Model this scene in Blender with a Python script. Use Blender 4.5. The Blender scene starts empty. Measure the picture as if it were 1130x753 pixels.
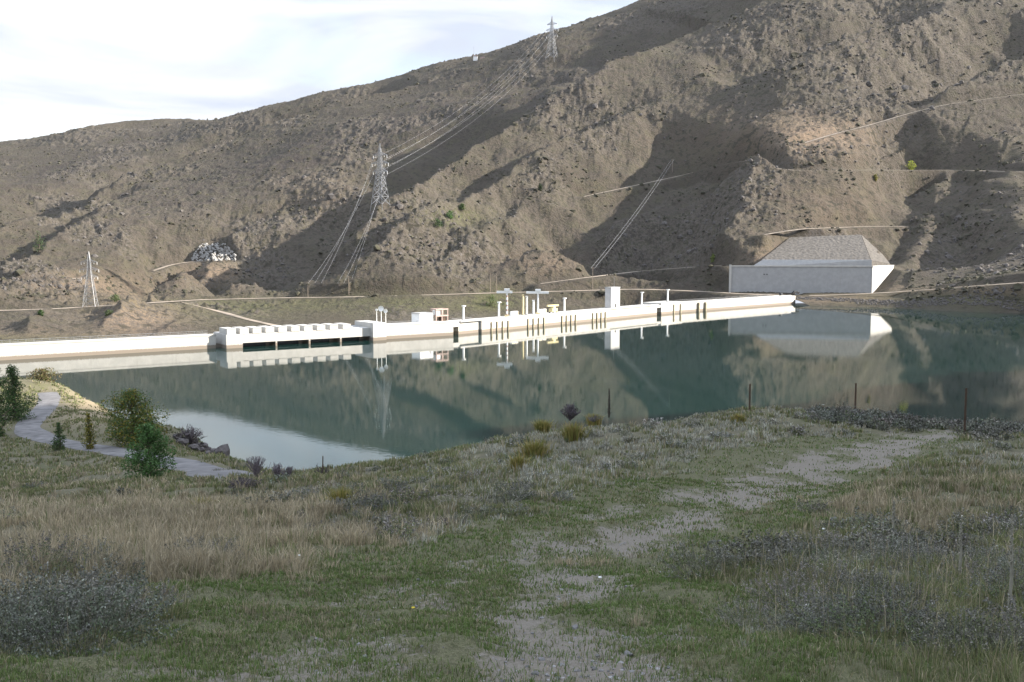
import bpy, math, random
import numpy as np
from mathutils import Vector, Matrix

# ------------------------------------------------------------------ camera, sky, sun, exposure
SC = bpy.context.scene
COL = SC.collection
H = 32.0                      # eye height above the lake
PITCH = math.atan((376.5 - 275.0) / 1130.0)
cam_d = bpy.data.cameras.new('camera'); cam = bpy.data.objects.new('camera', cam_d); COL.objects.link(cam)
cam.location = (0, 0, H); cam.rotation_euler = (math.pi / 2 - PITCH, 0, 0)
cam_d.sensor_width = 36.0; cam_d.lens = 36.0; cam_d.clip_start = 0.1; cam_d.clip_end = 20000
SC.camera = cam

SUN_EL, SUN_AZ = math.radians(24.0), math.radians(2.0)     # azimuth measured from +X towards +Y
sun_dir = Vector((math.cos(SUN_EL) * math.cos(SUN_AZ), math.cos(SUN_EL) * math.sin(SUN_AZ), math.sin(SUN_EL)))
sd = bpy.data.lights.new('sun', 'SUN'); sd.energy = 5.0; sd.angle = math.radians(0.53); sd.color = (1.0, 0.92, 0.82)
so = bpy.data.objects.new('sun', sd); COL.objects.link(so)
so.rotation_euler = sun_dir.to_track_quat('Z', 'Y').to_euler(); so.location = (300, 60, 300)

W = bpy.data.worlds.new('World'); SC.world = W; W.use_nodes = True
nt = W.node_tree; nt.nodes.clear()
wo = nt.nodes.new('ShaderNodeOutputWorld'); bg = nt.nodes.new('ShaderNodeBackground')
sky = nt.nodes.new('ShaderNodeTexSky'); sky.sky_type = 'NISHITA'; sky.sun_disc = False
sky.sun_elevation = SUN_EL; sky.sun_rotation = math.pi / 2 - SUN_AZ
sky.air_density = 1.0; sky.dust_density = 1.5
tc = nt.nodes.new('ShaderNodeTexCoord'); mp = nt.nodes.new('ShaderNodeMapping'); mp.inputs['Scale'].default_value = (1.0, 1.0, 3.6)
mp.inputs['Rotation'].default_value = (0.0, 0.12, 0.0); mp.inputs['Location'].default_value = (0.3, 0.0, 0.15)
n1 = nt.nodes.new('ShaderNodeTexNoise'); n1.inputs['Scale'].default_value = 2.6; n1.inputs['Detail'].default_value = 7; n1.inputs['Roughness'].default_value = 0.55
n1.inputs['Distortion'].default_value = 0.4
cr = nt.nodes.new('ShaderNodeValToRGB'); cr.color_ramp.elements[0].position = 0.30; cr.color_ramp.elements[1].position = 0.56
cr.color_ramp.elements[0].color = (0.45, 0.45, 0.45, 1); cr.color_ramp.elements[1].color = (1, 1, 1, 1)
mx = nt.nodes.new('ShaderNodeMixRGB'); n2_ = nt.nodes.new('ShaderNodeTexNoise'); n2_.inputs['Scale'].default_value = 3.4; n2_.inputs['Detail'].default_value = 6; n2_.inputs['Distortion'].default_value = .6
cc2 = nt.nodes.new('ShaderNodeValToRGB'); cc2.color_ramp.elements[0].position = .40; cc2.color_ramp.elements[1].position = .57
cc2.color_ramp.elements[0].color = (1.72, 1.88, 2.2, 1); cc2.color_ramp.elements[1].color = (2.62, 2.66, 2.74, 1)
nt.links.new(mp.outputs[0], n2_.inputs['Vector']); nt.links.new(n2_.outputs[0], cc2.inputs[0]); sz_ = nt.nodes.new('ShaderNodeSeparateXYZ'); nt.links.new(tc.outputs['Generated'], sz_.inputs[0])
hi_ = nt.nodes.new('ShaderNodeMapRange'); hi_.inputs['From Min'].default_value = .30; hi_.inputs['From Max'].default_value = .75; hi_.inputs['To Min'].default_value = 1.0; hi_.inputs['To Max'].default_value = 2.2   # upper sky out of view, brightened to add ambient light
nt.links.new(sz_.outputs['Z'], hi_.inputs['Value'])
vm_ = nt.nodes.new('ShaderNodeVectorMath'); vm_.operation = 'SCALE'; nt.links.new(cc2.outputs[0], vm_.inputs[0]); nt.links.new(hi_.outputs[0], vm_.inputs['Scale']); tn_ = nt.nodes.new('ShaderNodeMixRGB'); tn_.blend_type = 'MULTIPLY'; tn_.inputs['Color2'].default_value = (.94, 1.0, 1.10, 1)
tf_ = nt.nodes.new('ShaderNodeMapRange'); tf_.inputs['From Min'].default_value = .25; tf_.inputs['From Max'].default_value = .6; nt.links.new(sz_.outputs['Z'], tf_.inputs['Value']); nt.links.new(tf_.outputs[0], tn_.inputs['Fac'])
nt.links.new(vm_.outputs[0], tn_.inputs['Color1']); nt.links.new(tn_.outputs[0], mx.inputs['Color2'])
nt.links.new(tc.outputs['Generated'], mp.inputs['Vector']); nt.links.new(mp.outputs[0], n1.inputs['Vector'])
nt.links.new(n1.outputs[0], cr.inputs[0]); nt.links.new(cr.outputs[0], mx.inputs['Fac']); nt.links.new(sky.outputs[0], mx.inputs['Color1'])
nt.links.new(mx.outputs[0], bg.inputs['Color']); bg.inputs['Strength'].default_value = 0.13
nt.links.new(bg.outputs[0], wo.inputs[0])
SC.view_settings.view_transform = 'Standard'; SC.view_settings.look = 'None'
SC.view_settings.exposure = 1.75; SC.view_settings.gamma = 1.0
SC.render.engine = 'CYCLES'
SC.cycles.use_denoising = True
SC.cycles.max_bounces = 6; SC.cycles.volume_bounces = 0

# ------------------------------------------------------------------ helpers
rng = np.random.default_rng(7); random.seed(7)
cp, sp = math.cos(PITCH), math.sin(PITCH)

def P(px, py, D):
    """world point seen at photo pixel (px,py) at depth D along +Y"""
    u = (px - 565.0) / 1130.0; v = (376.5 - py) / 1130.0
    yc = cp + v * sp; zc = -sp + v * cp
    return (u / yc * D, D, H + zc / yc * D)

def proj(x, y, z):
    d = z - H
    zz = y * cp - d * sp; vv = (y * sp + d * cp) / zz; uu = x / zz
    return 565 + 1130 * uu, 376.5 - 1130 * vv

def _hash(ix, iy, s):
    h = (ix.astype(np.int64) * 374761393 + iy.astype(np.int64) * 668265263 + s * 974711 + 1013904223) & 0xFFFFFFFF
    h = ((h ^ (h >> 13)) * 1274126177) & 0xFFFFFFFF
    return ((h ^ (h >> 16)) & 0xFFFFFF) / float(0x1000000)

def noise(x, y, s=0):
    x0 = np.floor(x); y0 = np.floor(y); fx = x - x0; fy = y - y0
    ux = fx * fx * fx * (fx * (fx * 6 - 15) + 10); uy = fy * fy * fy * (fy * (fy * 6 - 15) + 10)
    def g(dx, dy):
        a = _hash(x0 + dx, y0 + dy, s) * 2 * np.pi
        return np.cos(a) * (fx - dx) + np.sin(a) * (fy - dy)
    a = g(0, 0); b = g(1, 0); c = g(0, 1); d = g(1, 1)
    return 1.5 * ((a * (1 - ux) + b * ux) * (1 - uy) + (c * (1 - ux) + d * ux) * uy)

def fbm(x, y, o=4, s=0, gain=.5):
    r = 0; a = 1.0
    for i in range(o):
        r = r + a * noise(x * 2 ** i + 17.3 * i, y * 2 ** i - 9.1 * i, s + i); a *= gain
    return r

def ridged(x, y, o=4, s=0, gain=.55):
    r = 0; a = 1.0
    for i in range(o):
        r = r + a * (1 - 2 * np.abs(noise(x * 2 ** i + 5.7 * i, y * 2 ** i + 3.3 * i, s + i))); a *= gain
    return r

def sstep(a, b, x):
    t = np.clip((x - a) / (b - a), 0, 1); return t * t * (3 - 2 * t)

class TPS:
    def __init__(self, pts, lam, scale):
        p = np.array(pts, float); self.s = scale; self.xy = p[:, :2] / scale; z = p[:, 2]; n = len(p)
        K = self._k(self.xy, self.xy) + lam * np.eye(n)
        Q = np.c_[np.ones(n), self.xy]; A = np.zeros((n + 3, n + 3)); A[:n, :n] = K; A[:n, n:] = Q; A[n:, :n] = Q.T
        w = np.linalg.solve(A, np.r_[z, 0, 0, 0]); self.w = w[:n]; self.a = w[n:]
    @staticmethod
    def _k(a, b):
        d2 = ((a[:, None, :] - b[None, :, :]) ** 2).sum(-1)
        return np.where(d2 > 0, d2 * np.log(d2 + 1e-12), 0) * 0.5
    def __call__(self, x, y):
        sh = np.shape(x); q = np.c_[np.ravel(x), np.ravel(y)] / self.s; out = np.empty(len(q))
        for i in range(0, len(q), 20000):
            out[i:i + 20000] = self._k(q[i:i + 20000], self.xy) @ self.w
        return (out + self.a[0] + q @ self.a[1:]).reshape(sh)

def polydist(x, y, pl):
    """distance to polyline, sign (+ right of travel), arclength fraction"""
    best = np.full(np.shape(x), 1e9); sg = np.zeros(np.shape(x)); tt = np.zeros(np.shape(x))
    n = len(pl) - 1
    for i in range(n):
        ax, ay = pl[i][:2]; bx, by = pl[i + 1][:2]; dx, dy = bx - ax, by - ay; L2 = dx * dx + dy * dy
        t = np.clip(((x - ax) * dx + (y - ay) * dy) / L2, 0, 1)
        ex = x - ax - t * dx; ey = y - ay - t * dy; d = np.hypot(ex, ey)
        m = d < best; best = np.where(m, d, best); sg = np.where(m, np.sign(dy * ex - dx * ey), sg); tt = np.where(m, (i + t) / n, tt)
    return best, sg, tt

def raycast(zf, px, py, d0, d1, n=500):
    D = np.linspace(d0, d1, n); x, y, z = P(px, py, D); y = np.broadcast_to(D, np.shape(x))
    h = zf(x, y) - z
    k = np.argmax(h >= 0) if (h >= 0).any() else n - 1
    if k == 0: Dh = D[0]
    else:
        a, b = h[k - 1], h[k]; Dh = D[k - 1] + (D[k] - D[k - 1]) * (-a / (b - a) if b != a else 0)
    return P(px, py, Dh)

# ---- mesh / object helpers
def mesh_np(name, V, quads=None, tris=None, cols=None, smooth=False, attrs=None):
    me = bpy.data.meshes.new(name)
    V = np.asarray(V, np.float32); nq = 0 if quads is None else len(quads); ntr = 0 if tris is None else len(tris)
    me.vertices.add(len(V)); me.vertices.foreach_set('co', V.ravel())
    idx = []
    if nq: idx.append(np.asarray(quads, np.int32).ravel())
    if ntr: idx.append(np.asarray(tris, np.int32).ravel())
    idx = np.concatenate(idx)
    me.loops.add(len(idx)); me.loops.foreach_set('vertex_index', idx)
    me.polygons.add(nq + ntr)
    ls = np.concatenate([np.arange(nq) * 4, nq * 4 + np.arange(ntr) * 3]).astype(np.int32)
    me.polygons.foreach_set('loop_start', ls)
    me.polygons.foreach_set('use_smooth', np.full(nq + ntr, smooth))
    me.update(calc_edges=True)
    if cols is not None:
        a = me.color_attributes.new('col', 'FLOAT_COLOR', 'POINT')
        c = np.ones((len(V), 4), np.float32); c[:, :3] = cols; a.data.foreach_set('color', c.ravel())
    for k, v in (attrs or {}).items():
        a = me.attributes.new(k, 'FLOAT', 'POINT'); a.data.foreach_set('value', np.asarray(v, np.float32))
    return me

class MB:
    """collects boxes, bars and prisms and links them as ONE mesh object"""
    def __init__(self): self.v = []; self.f = []
    def box(self, x0, x1, y0, y1, z0, z1):
        b = len(self.v)
        self.v += [(x0, y0, z0), (x1, y0, z0), (x1, y1, z0), (x0, y1, z0), (x0, y0, z1), (x1, y0, z1), (x1, y1, z1), (x0, y1, z1)]
        self.f += [tuple(b + i for i in q) for q in ((0, 3, 2, 1), (4, 5, 6, 7), (0, 1, 5, 4), (1, 2, 6, 5), (2, 3, 7, 6), (3, 0, 4, 7))]; return self
    def prism(self, poly, z0, z1):
        b = len(self.v); n = len(poly)
        zz0 = z0 if hasattr(z0, '__len__') else [z0] * n; zz1 = z1 if hasattr(z1, '__len__') else [z1] * n
        self.v += [(p[0], p[1], a) for p, a in zip(poly, zz0)] + [(p[0], p[1], a) for p, a in zip(poly, zz1)]
        self.f += [tuple(b + i for i in reversed(range(n))), tuple(b + n + i for i in range(n))]
        self.f += [(b + i, b + (i + 1) % n, b + n + (i + 1) % n, b + n + i) for i in range(n)]; return self
    def bar(self, a, c, r, r2=None, n=4):
        a = Vector(a); c = Vector(c); r2 = r if r2 is None else r2; d = (c - a)
        if d.length < 1e-6: return self
        q = d.to_track_quat('Z', 'Y'); b = len(self.v)
        for p, rr in ((a, r), (c, r2)):
            for i in range(n):
                t = 2 * math.pi * (i + .5) / n; self.v.append(tuple(p + q @ Vector((math.cos(t) * rr, math.sin(t) * rr, 0))))
        self.f += [(b + i, b + (i + 1) % n, b + n + (i + 1) % n, b + n + i) for i in range(n)]
        self.f += [tuple(b + i for i in reversed(range(n))), tuple(b + n + i for i in range(n))]; return self
    def tube(self, pts, r, n=5):
        for i in range(len(pts) - 1):
            ra = r[i] if hasattr(r, '__len__') else r; rb = r[i + 1] if hasattr(r, '__len__') else r
            self.bar(pts[i], pts[i + 1], ra, rb, n)
        return self
    def build(self, name, mat, parent=None, bevel=0):
        me = bpy.data.meshes.new(name); me.from_pydata(self.v, [], self.f); me.update()
        return link(name, me, mat, parent, bevel)

def link(name, me, mat, parent=None, bevel=0):
    o = bpy.data.objects.new(name, me); COL.objects.link(o)
    if mat: me.materials.append(mat)
    if parent: o.parent = parent
    if bevel:
        m = o.modifiers.new('bevel', 'BEVEL'); m.width = bevel; m.segments = 2
    return o

def tag(o, label=None, cat=None, group=None, kind=None):
    if label: o['label'] = label
    if cat: o['category'] = cat
    if group: o['group'] = group
    if kind: o['kind'] = kind
    return o

def thing(name, loc, label, cat, group=None, rz=0):
    o = bpy.data.objects.new(name, None); COL.objects.link(o); o.location = loc; o.rotation_euler = (0, 0, rz)
    return tag(o, label, cat, group)

def copy_tree(o, parent=None):
    c = o.copy(); COL.objects.link(c)
    if parent: c.parent = parent
    for ch in list(o.children): copy_tree(ch, c)
    return c

# ---- materials
def newmat(name):
    m = bpy.data.materials.new(name); m.use_nodes = True; t = m.node_tree
    return m, t, t.nodes['Principled BSDF']

def simple(name, col, rough=0.8, var=0.15, scale=3.0, metal=0, bump=0.0, spec=0.3):
    m, t, b = newmat(name)
    n = t.nodes.new('ShaderNodeTexNoise'); n.inputs['Scale'].default_value = scale; n.inputs['Detail'].default_value = 6
    g = t.nodes.new('ShaderNodeTexCoord'); t.links.new(g.outputs['Object'], n.inputs['Vector'])
    r = t.nodes.new('ShaderNodeValToRGB')
    r.color_ramp.elements[0].position = .3; r.color_ramp.elements[1].position = .7
    r.color_ramp.elements[0].color = (*[c * (1 - var) for c in col], 1); r.color_ramp.elements[1].color = (*[min(1, c * (1 + var)) for c in col], 1)
    t.links.new(n.outputs[0], r.inputs[0]); t.links.new(r.outputs[0], b.inputs['Base Color'])
    b.inputs['Roughness'].default_value = rough; b.inputs['Metallic'].default_value = metal; b.inputs['Specular IOR Level'].default_value = spec
    if bump:
        bp = t.nodes.new('ShaderNodeBump'); bp.inputs['Distance'].default_value = bump; bp.inputs['Strength'].default_value = .6
        t.links.new(n.outputs[0], bp.inputs['Height']); t.links.new(bp.outputs[0], b.inputs['Normal'])
    return m

def vcol_mat(name, rough=0.85, trans=0.0, spec=0.15):
    m, t, b = newmat(name)
    a = t.nodes.new('ShaderNodeAttribute'); a.attribute_name = 'col'
    t.links.new(a.outputs['Color'], b.inputs['Base Color']); b.inputs['Roughness'].default_value = rough; b.inputs['Specular IOR Level'].default_value = spec
    if trans:
        tr = t.nodes.new('ShaderNodeBsdfTranslucent'); t.links.new(a.outputs['Color'], tr.inputs['Color'])
        ms = t.nodes.new('ShaderNodeMixShader'); ms.inputs[0].default_value = trans
        out = t.nodes['Material Output']; t.links.new(b.outputs[0], ms.inputs[1]); t.links.new(tr.outputs[0], ms.inputs[2]); t.links.new(ms.outputs[0], out.inputs[0])
    return m

def attr(t, name):
    a = t.nodes.new('ShaderNodeAttribute'); a.attribute_name = name; return a.outputs['Fac']
def mixc(t, fac, c1, c2, mode='MIX'):
    m = t.nodes.new('ShaderNodeMixRGB'); m.blend_type = mode
    for s, v in ((0, fac), (1, c1), (2, c2)):
        if hasattr(v, 'is_linked'): t.links.new(v, m.inputs[s])
        elif s == 0: m.inputs[0].default_value = v
        else: m.inputs[s].default_value = (*v, 1)
    return m.outputs[0]
def tnoise(t, scale, detail=5, rough=.55, vec=None, out=0, dist=0):
    n = t.nodes.new('ShaderNodeTexNoise'); n.inputs['Scale'].default_value = scale; n.inputs['Detail'].default_value = detail
    n.inputs['Roughness'].default_value = rough; n.inputs['Distortion'].default_value = dist
    if vec is not None: t.links.new(vec, n.inputs['Vector'])
    return n.outputs[out]
def ramp(t, fac, a, b, lo=0.0, hi=1.0):
    r = t.nodes.new('ShaderNodeMapRange'); r.interpolation_type = 'SMOOTHSTEP'
    t.links.new(fac, r.inputs['Value']); r.inputs['From Min'].default_value = a; r.inputs['From Max'].default_value = b
    r.inputs['To Min'].default_value = lo; r.inputs['To Max'].default_value = hi
    return r.outputs[0]
def geo(t):
    return t.nodes.new('ShaderNodeNewGeometry')

# concrete with a silt stain just above the waterline
def concrete(name, col, stain=True):
    m, t, b = newmat(name); g = geo(t); pos = g.outputs['Position']
    n = tnoise(t, .35, 8, .6, pos); n2 = tnoise(t, 3.0, 5, .6, pos)
    c = mixc(t, ramp(t, n, .35, .7), [x * .86 for x in col], col); c = mixc(t, ramp(t, n2, .3, .7, 0, .18), c, (.3, .29, .27))
    sx = t.nodes.new('ShaderNodeSeparateXYZ'); t.links.new(pos, sx.inputs[0])
    # streaks running down the face
    mpn = t.nodes.new('ShaderNodeMapping'); mpn.inputs['Scale'].default_value = (1.2, 1.2, .06); t.links.new(pos, mpn.inputs[0])
    st = tnoise(t, 1.0, 4, .6, mpn.outputs[0]); c = mixc(t, ramp(t, st, .55, .75, 0, .25), c, (.25, .23, .20))
    if stain:
        ad = t.nodes.new('ShaderNodeMath'); ad.operation = 'MULTIPLY_ADD'; t.links.new(n2, ad.inputs[0]); ad.inputs[1].default_value = .8; t.links.new(sx.outputs['Z'], ad.inputs[2])
        c = mixc(t, ramp(t, ad.outputs[0], 1.3, 1.75, 1, 0), c, (.19, .16, .128))
    t.links.new(c, b.inputs['Base Color']); b.inputs['Roughness'].default_value = .85; b.inputs['Specular IOR Level'].default_value = .25
    return m

M = {}
M['concrete'] = concrete('pale concrete', (.46, .445, .41))
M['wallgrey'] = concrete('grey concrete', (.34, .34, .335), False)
M['guide'] = simple('weathered guide rail', (.24, .21, .14), .8, .25, 1)
M['dark'] = simple('dark steel', (.03, .032, .035), .6)
M['steel'] = simple('galvanised steel', (.22, .225, .23), .45, .1, 2, .3)
M['whitepaint'] = simple('white paint', (.75, .75, .73), .5, .06)
M['cream'] = simple('cream paint', (.62, .52, .30), .5, .1)
M['yellow'] = simple('yellow paint', (.48, .42, .22), .5, .1)
M['redbrown'] = simple('red brown steel', (.32, .24, .21), .7, .2)
M['rust'] = simple('rusty steel', (.07, .045, .03), .85, .3, 12)
M['wood'] = simple('weathered wood', (.22, .18, .14), .9, .3, 6)
M['bark'] = simple('bark', (.09, .07, .055), .9, .3, 10)
M['rock'] = simple('schist rock', (.078, .070, .063), .9, .4, 1.5, 0, .2)
M['palerock'] = simple('pale quarried rock', (.29, .28, .26), .9, .25, 1.0, 0, .2)
M['bankrock'] = simple('dark bank rock', (.085, .075, .072), .9, .4, 2.5, 0, .1)
M['roadfar'] = simple('dry gravel road', (.235, .195, .15), .95, .35, .12)
M['leaf'] = vcol_mat('leaves', .7, .3)
M['blade'] = vcol_mat('grass blades', .8, .25)
M['twig'] = vcol_mat('shrub twigs', .9, 0)
M['pebble'] = vcol_mat('gravel stones', .9, 0)
M['yellowpetal'] = simple('yellow petal', (.6, .45, .03), .6, .1)
M['cable'] = simple('aluminium conductor', (.42, .42, .42), .4, .05, 1, .2)

# ------------------------------------------------------------------ dam line on the water
def water_pt(px, py):
    u = (px - 565.0) / 1130.0; v = (376.5 - py) / 1130.0; yc = cp + v * sp; zc = -sp + v * cp
    D = -H * yc / zc; return np.array(P(px, py, D)[:2])
DAM_PX = np.array([-150, 0, 497, 742, 880.0]); DAM_PY = np.array([406.4, 398, 369.8, 345.5, 335.0])
DAMPL = [water_pt(a, b) for a, b in zip(DAM_PX, DAM_PY)]
def dam_pt(px, n=0.0):
    """plan point on the lake face of the dam in pixel column px, n metres towards the lake"""
    k = int(np.clip(np.searchsorted(DAM_PX, px, 'right') - 1, 0, 3)); A, B = DAMPL[k], DAMPL[k + 1]
    d = (B - A) / np.linalg.norm(B - A); u = (px - 565.0) / 1130.0 / 0.9983
    s = (u * A[1] - A[0]) / (d[0] - u * d[1]); return A + d * s + np.array([d[1], -d[0]]) * n
DA, DB = DAMPL[1], DAMPL[4]
d_dir = (DB - DA) / np.linalg.norm(DB - DA); d_nor = np.array([d_dir[1], -d_dir[0]])        # towards the lake

# ------------------------------------------------------------------ far hillside
far_px = [
 (0,381,420),(100,372,450),(200,365,485),(300,355,525),(400,352,560),(500,346,595),(600,339,625),(700,334,640),(780,330,645),
 (0,343,545),(110,338,555),(220,331,590),(380,328,625),(560,323,655),(700,319,662),(790,322,655),(880,326,640),
 (0,300,680),(0,260,800),(0,220,1000),(0,190,1300),(0,161,1900),
 (130,300,690),(130,240,880),(130,190,1180),(130,141,1850),(60,158,1900),(60,230,930),
 (210,285,690),(210,200,1080),(210,160,1400),(213,136,1750),
 (340,300,690),(340,250,790),(340,200,930),(340,150,1180),(340,110,1500),
 (420,227,750),(420,290,665),(420,170,960),(420,125,1250),(420,93,1500),
 (527,300,685),(527,220,800),(527,150,1010),(527,100,1250),(527,64,1480),
 (609,66,1130),(605,46,1420),(609,100,1040),(609,150,930),(609,200,825),(609,250,745),(609,300,680),
 (680,22,1430),(740,6,1420),(740,50,1180),(740,100,1020),(740,150,910),(740,200,820),(740,250,742),(740,295,680),
 (880,0,1190),(880,60,1040),(880,120,910),(880,187,800),(880,240,730),(880,-60,1420),(830,280,670),(900,275,680),(960,275,680),
 (1000,187,800),(1000,240,722),(1000,130,895),(1000,60,1020),(1000,0,1175),(1000,-80,1450),(1005,295,650),
 (1130,190,800),(1130,250,700),(1130,296,585),(1130,120,920),(1130,60,1020),(1130,0,1160),(1130,-100,1480),
 (1260,290,540),(1260,180,800),(1260,0,1180),(1260,-150,1560),
 (-160,345,520),(-160,300,680),(-160,220,1000),(-160,165,1900),
 (960,325,600),(1000,322,580),(1060,317,552),(1130,312,528),(1260,303,490),
 (890,328,612),(930,327,598),(1000,325,572),(900,323,625),(960,322,622),(1000,316,620),(806,322,640),
]
pts = [P(*p) for p in far_px]
for px in (-160, 0, 130, 340): x, y, z = P(px, 170, 2700); pts.append((x, y, 190))
for px in (527, 609, 740): x, y, z = P(px, 60, 2500); pts.append((x, y, 250))
for px in (880, 1000, 1130, 1260): x, y, z = P(px, 0, 2500); pts.append((x, y, 600))
for px_ in (-120, 0, 150, 300, 450, 560, 680, 780):
    q = dam_pt(px_, -15); pts.append((q[0], q[1], -12 if px_ < 700 else -4))
q = dam_pt(878, -12); pts.append((q[0], q[1], 3.0))
for px, py in ((900, 338), (1000, 341), (1130, 346), (1260, 352)):
    q = water_pt(px, py); pts.append((q[0], q[1], -0.3)); pts.append((q[0] * .93, q[1] * .93, -5))
far_base = TPS(pts, 2e-4, 300.0)

def pl(pix, d0=430, d1=2100): return [raycast(far_base, a, b, d0, d1, 300) for a, b in pix]
# gullies: crest line of the steep right bank (uphill), depth, width of the steep bank, width of the gentle left bank, crest lift
GULLIES = [
 (pl([(335,322),(378,272),(420,230),(470,203),(530,166),(590,126),(640,99),(700,68),(760,44),(830,14),(880,-12)]), 44, 34, 260, 7),
 (pl([(372,318),(420,282),(470,246),(540,206),(610,160),(680,128),(740,104)]), 17, 17, 60, 4),
 (pl([(470,310),(520,270),(560,235),(600,200)]), 9, 16, 40, 3),
 (pl([(560,305),(615,275),(660,230),(700,205)]), 12, 20, 50, 4),
 (pl([(796,312),(806,272),(815,240),(838,184),(890,160)]), 42, 66, 150, 8),
 (pl([(1010,280),(1020,240),(1035,195),(1060,150)]), 16, 24, 50, 3),
 (pl([(1150,285),(1128,240),(1118,205),(1150,165)]), 26, 50, 70, 5),
 (pl([(1030,124),(1080,98),(1130,72),(1210,36)]), 46, 40, 90, 6),
 (pl([(820,98),(900,64),(980,38),(1060,12)]), 28, 30, 90, 6),
 (pl([(186,316),(205,284),(236,256),(285,224)]), 24, 24, 60, 5),
 (pl([(262,322),(300,290),(330,262),(372,240)]), 18, 20, 45, 4),
 (pl([(-10,310),(50,275),(110,240),(180,205)]), 18, 30, 80, 4),
 (pl([(-40,262),(60,232),(130,205),(220,172),(310,140),(400,112),(470,92)]), 30, 40, 170, 6),
 (pl([(640,226),(700,205),(760,170),(830,135),(880,118)]), 9, 22, 70, 3),
]
# low rock ribs behind the dam
RIBS = [(pl([(105,372),(135,352),(165,340),(192,332)], 380), 24, 9, 16, 5), (pl([(30,374),(48,358),(66,349)], 380), 18, 8, 14, 3), (pl([(165,372),(200,362),(225,350)], 380), 13, 7, 14, 2),
 (pl([(-20,345),(10,328),(40,318)], 430), 15, 10, 16, 3),
 (pl([(40,166),(90,150),(135,142),(205,136),(228,147)], 1000), 15, 30, 80, 3)]
def spur_sum(x, y):
    z = 0
    wv = 9 * noise(x / 40, y / 40, 55) + 4 * noise(x / 14, y / 14, 56); wob = 1 + .3 * noise(x / 70, y / 70, 91)
    for plx, g, wl, wr, A in GULLIES:
        d, sg, t = polydist(x, y, plx); d2 = d * sg + wv; tt = np.maximum(0, -d2)
        fade = sstep(-.04, .18, t) * (1 - sstep(.82, 1.04, t))
        z = z - g * wob * fade * sstep(0, wl, tt) * (1 - sstep(wl, wl + wr, tt)) + A * fade * np.exp(-np.abs(d2) / 26)
    for plx, A, wl, wr, g in RIBS:
        d, sg, t = polydist(x, y, plx); d2 = d * sg + .35 * wv
        z = z + .62 * A * np.where(d2 > 0, np.exp(-d2 / wr), np.exp(-np.abs(d2 / (wl * .75)) ** 1.3)) * sstep(-.05, .3, t) * (1 - sstep(.7, 1.05, t))
    return z
ROADS = {
 'main': ([(-60,343),(0,343),(60,341),(110,338),(170,334),(220,331),(300,329),(380,328),(460,326),(560,323),(640,321),(700,319),(760,321),(830,325),(885,327)], 5.0),
 'ramp': ([(192,332),(240,343),(275,353),(312,361)], 3.6),
 'shore': ([(885,327),(940,325),(1000,322),(1060,317),(1130,312),(1220,305)], 5.0),
 'bench': ([(640,218),(700,205),(760,192),(800,181),(826,177),(860,187),(890,189),(940,188),(1000,188),(1060,188),(1130,190),(1200,191)], 4.0),
 'wall': ([(590,314),(650,306),(700,300),(750,296),(802,293)], 4.0),
 'upper': ([(880,160),(920,148),(960,138),(1000,126),(1040,116),(1130,104),(1200,96)], 4.0),
 'cut': ([(838,260),(880,253),(960,250),(1004,250)], 4.0),
 'left': ([(-60,313),(0,311),(50,309),(92,307)], 4.0),
 'quarry': ([(165,300),(196,290),(230,288),(262,288)], 4.0),
}
def zmid(x, y):
    b_ = far_base(x, y); return b_ + spur_sum(x, y) * sstep(-16, 4, b_)
ROADPL = {}
for k, (pp, w) in ROADS.items():
    q = [np.array(raycast(zmid, a_, b_, 430, 2100, 400)) for a_, b_ in pp]
    out = []
    for a, b in zip(q[:-1], q[1:]):
        n = max(1, int(np.hypot(*(b - a)[:2]) / 6)); out += [a + (b - a) * i / n for i in range(n)]
    out.append(q[-1]); out = np.array(out)
    ker = np.ones(5) / 5
    for c in range(3):
        pad = np.r_[[out[0, c]] * 2, out[:, c], [out[-1, c]] * 2]; out[:, c] = np.convolve(pad, ker, 'valid')
    ROADPL[k] = (out, w)

CUT = [raycast(zmid, 1000, 183, 500, 1500), raycast(zmid, 996, 160, 500, 1500), raycast(zmid, 990, 140, 500, 1500)]
SLOPE = [P(840, 287.2, 657), P(961, 287.2, 647), P(982, 290, 668), P(974, 281, 690), P(950, 259, 700), P(872, 262, 702)]
_S = np.array([SLOPE[i] for i in (0, 1, 4, 5)]); SLP = np.linalg.lstsq(np.c_[_S[:, :2], np.ones(4)], _S[:, 2], rcond=None)[0]
WALL_A, WALL_B, WALL_C = np.array(P(806, 322, 648)), np.array(P(962, 322, 634)), np.array(P(986, 300, 668))

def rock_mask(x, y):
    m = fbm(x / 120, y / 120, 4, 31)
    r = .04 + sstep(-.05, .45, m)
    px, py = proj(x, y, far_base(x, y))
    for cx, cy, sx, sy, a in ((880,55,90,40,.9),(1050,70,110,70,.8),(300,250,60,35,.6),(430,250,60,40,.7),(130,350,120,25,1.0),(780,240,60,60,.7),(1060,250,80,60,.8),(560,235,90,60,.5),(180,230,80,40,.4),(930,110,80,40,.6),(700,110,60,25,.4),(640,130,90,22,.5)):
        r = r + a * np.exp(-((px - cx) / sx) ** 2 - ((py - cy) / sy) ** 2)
    return np.clip(r, 0, 1.15)

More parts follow.
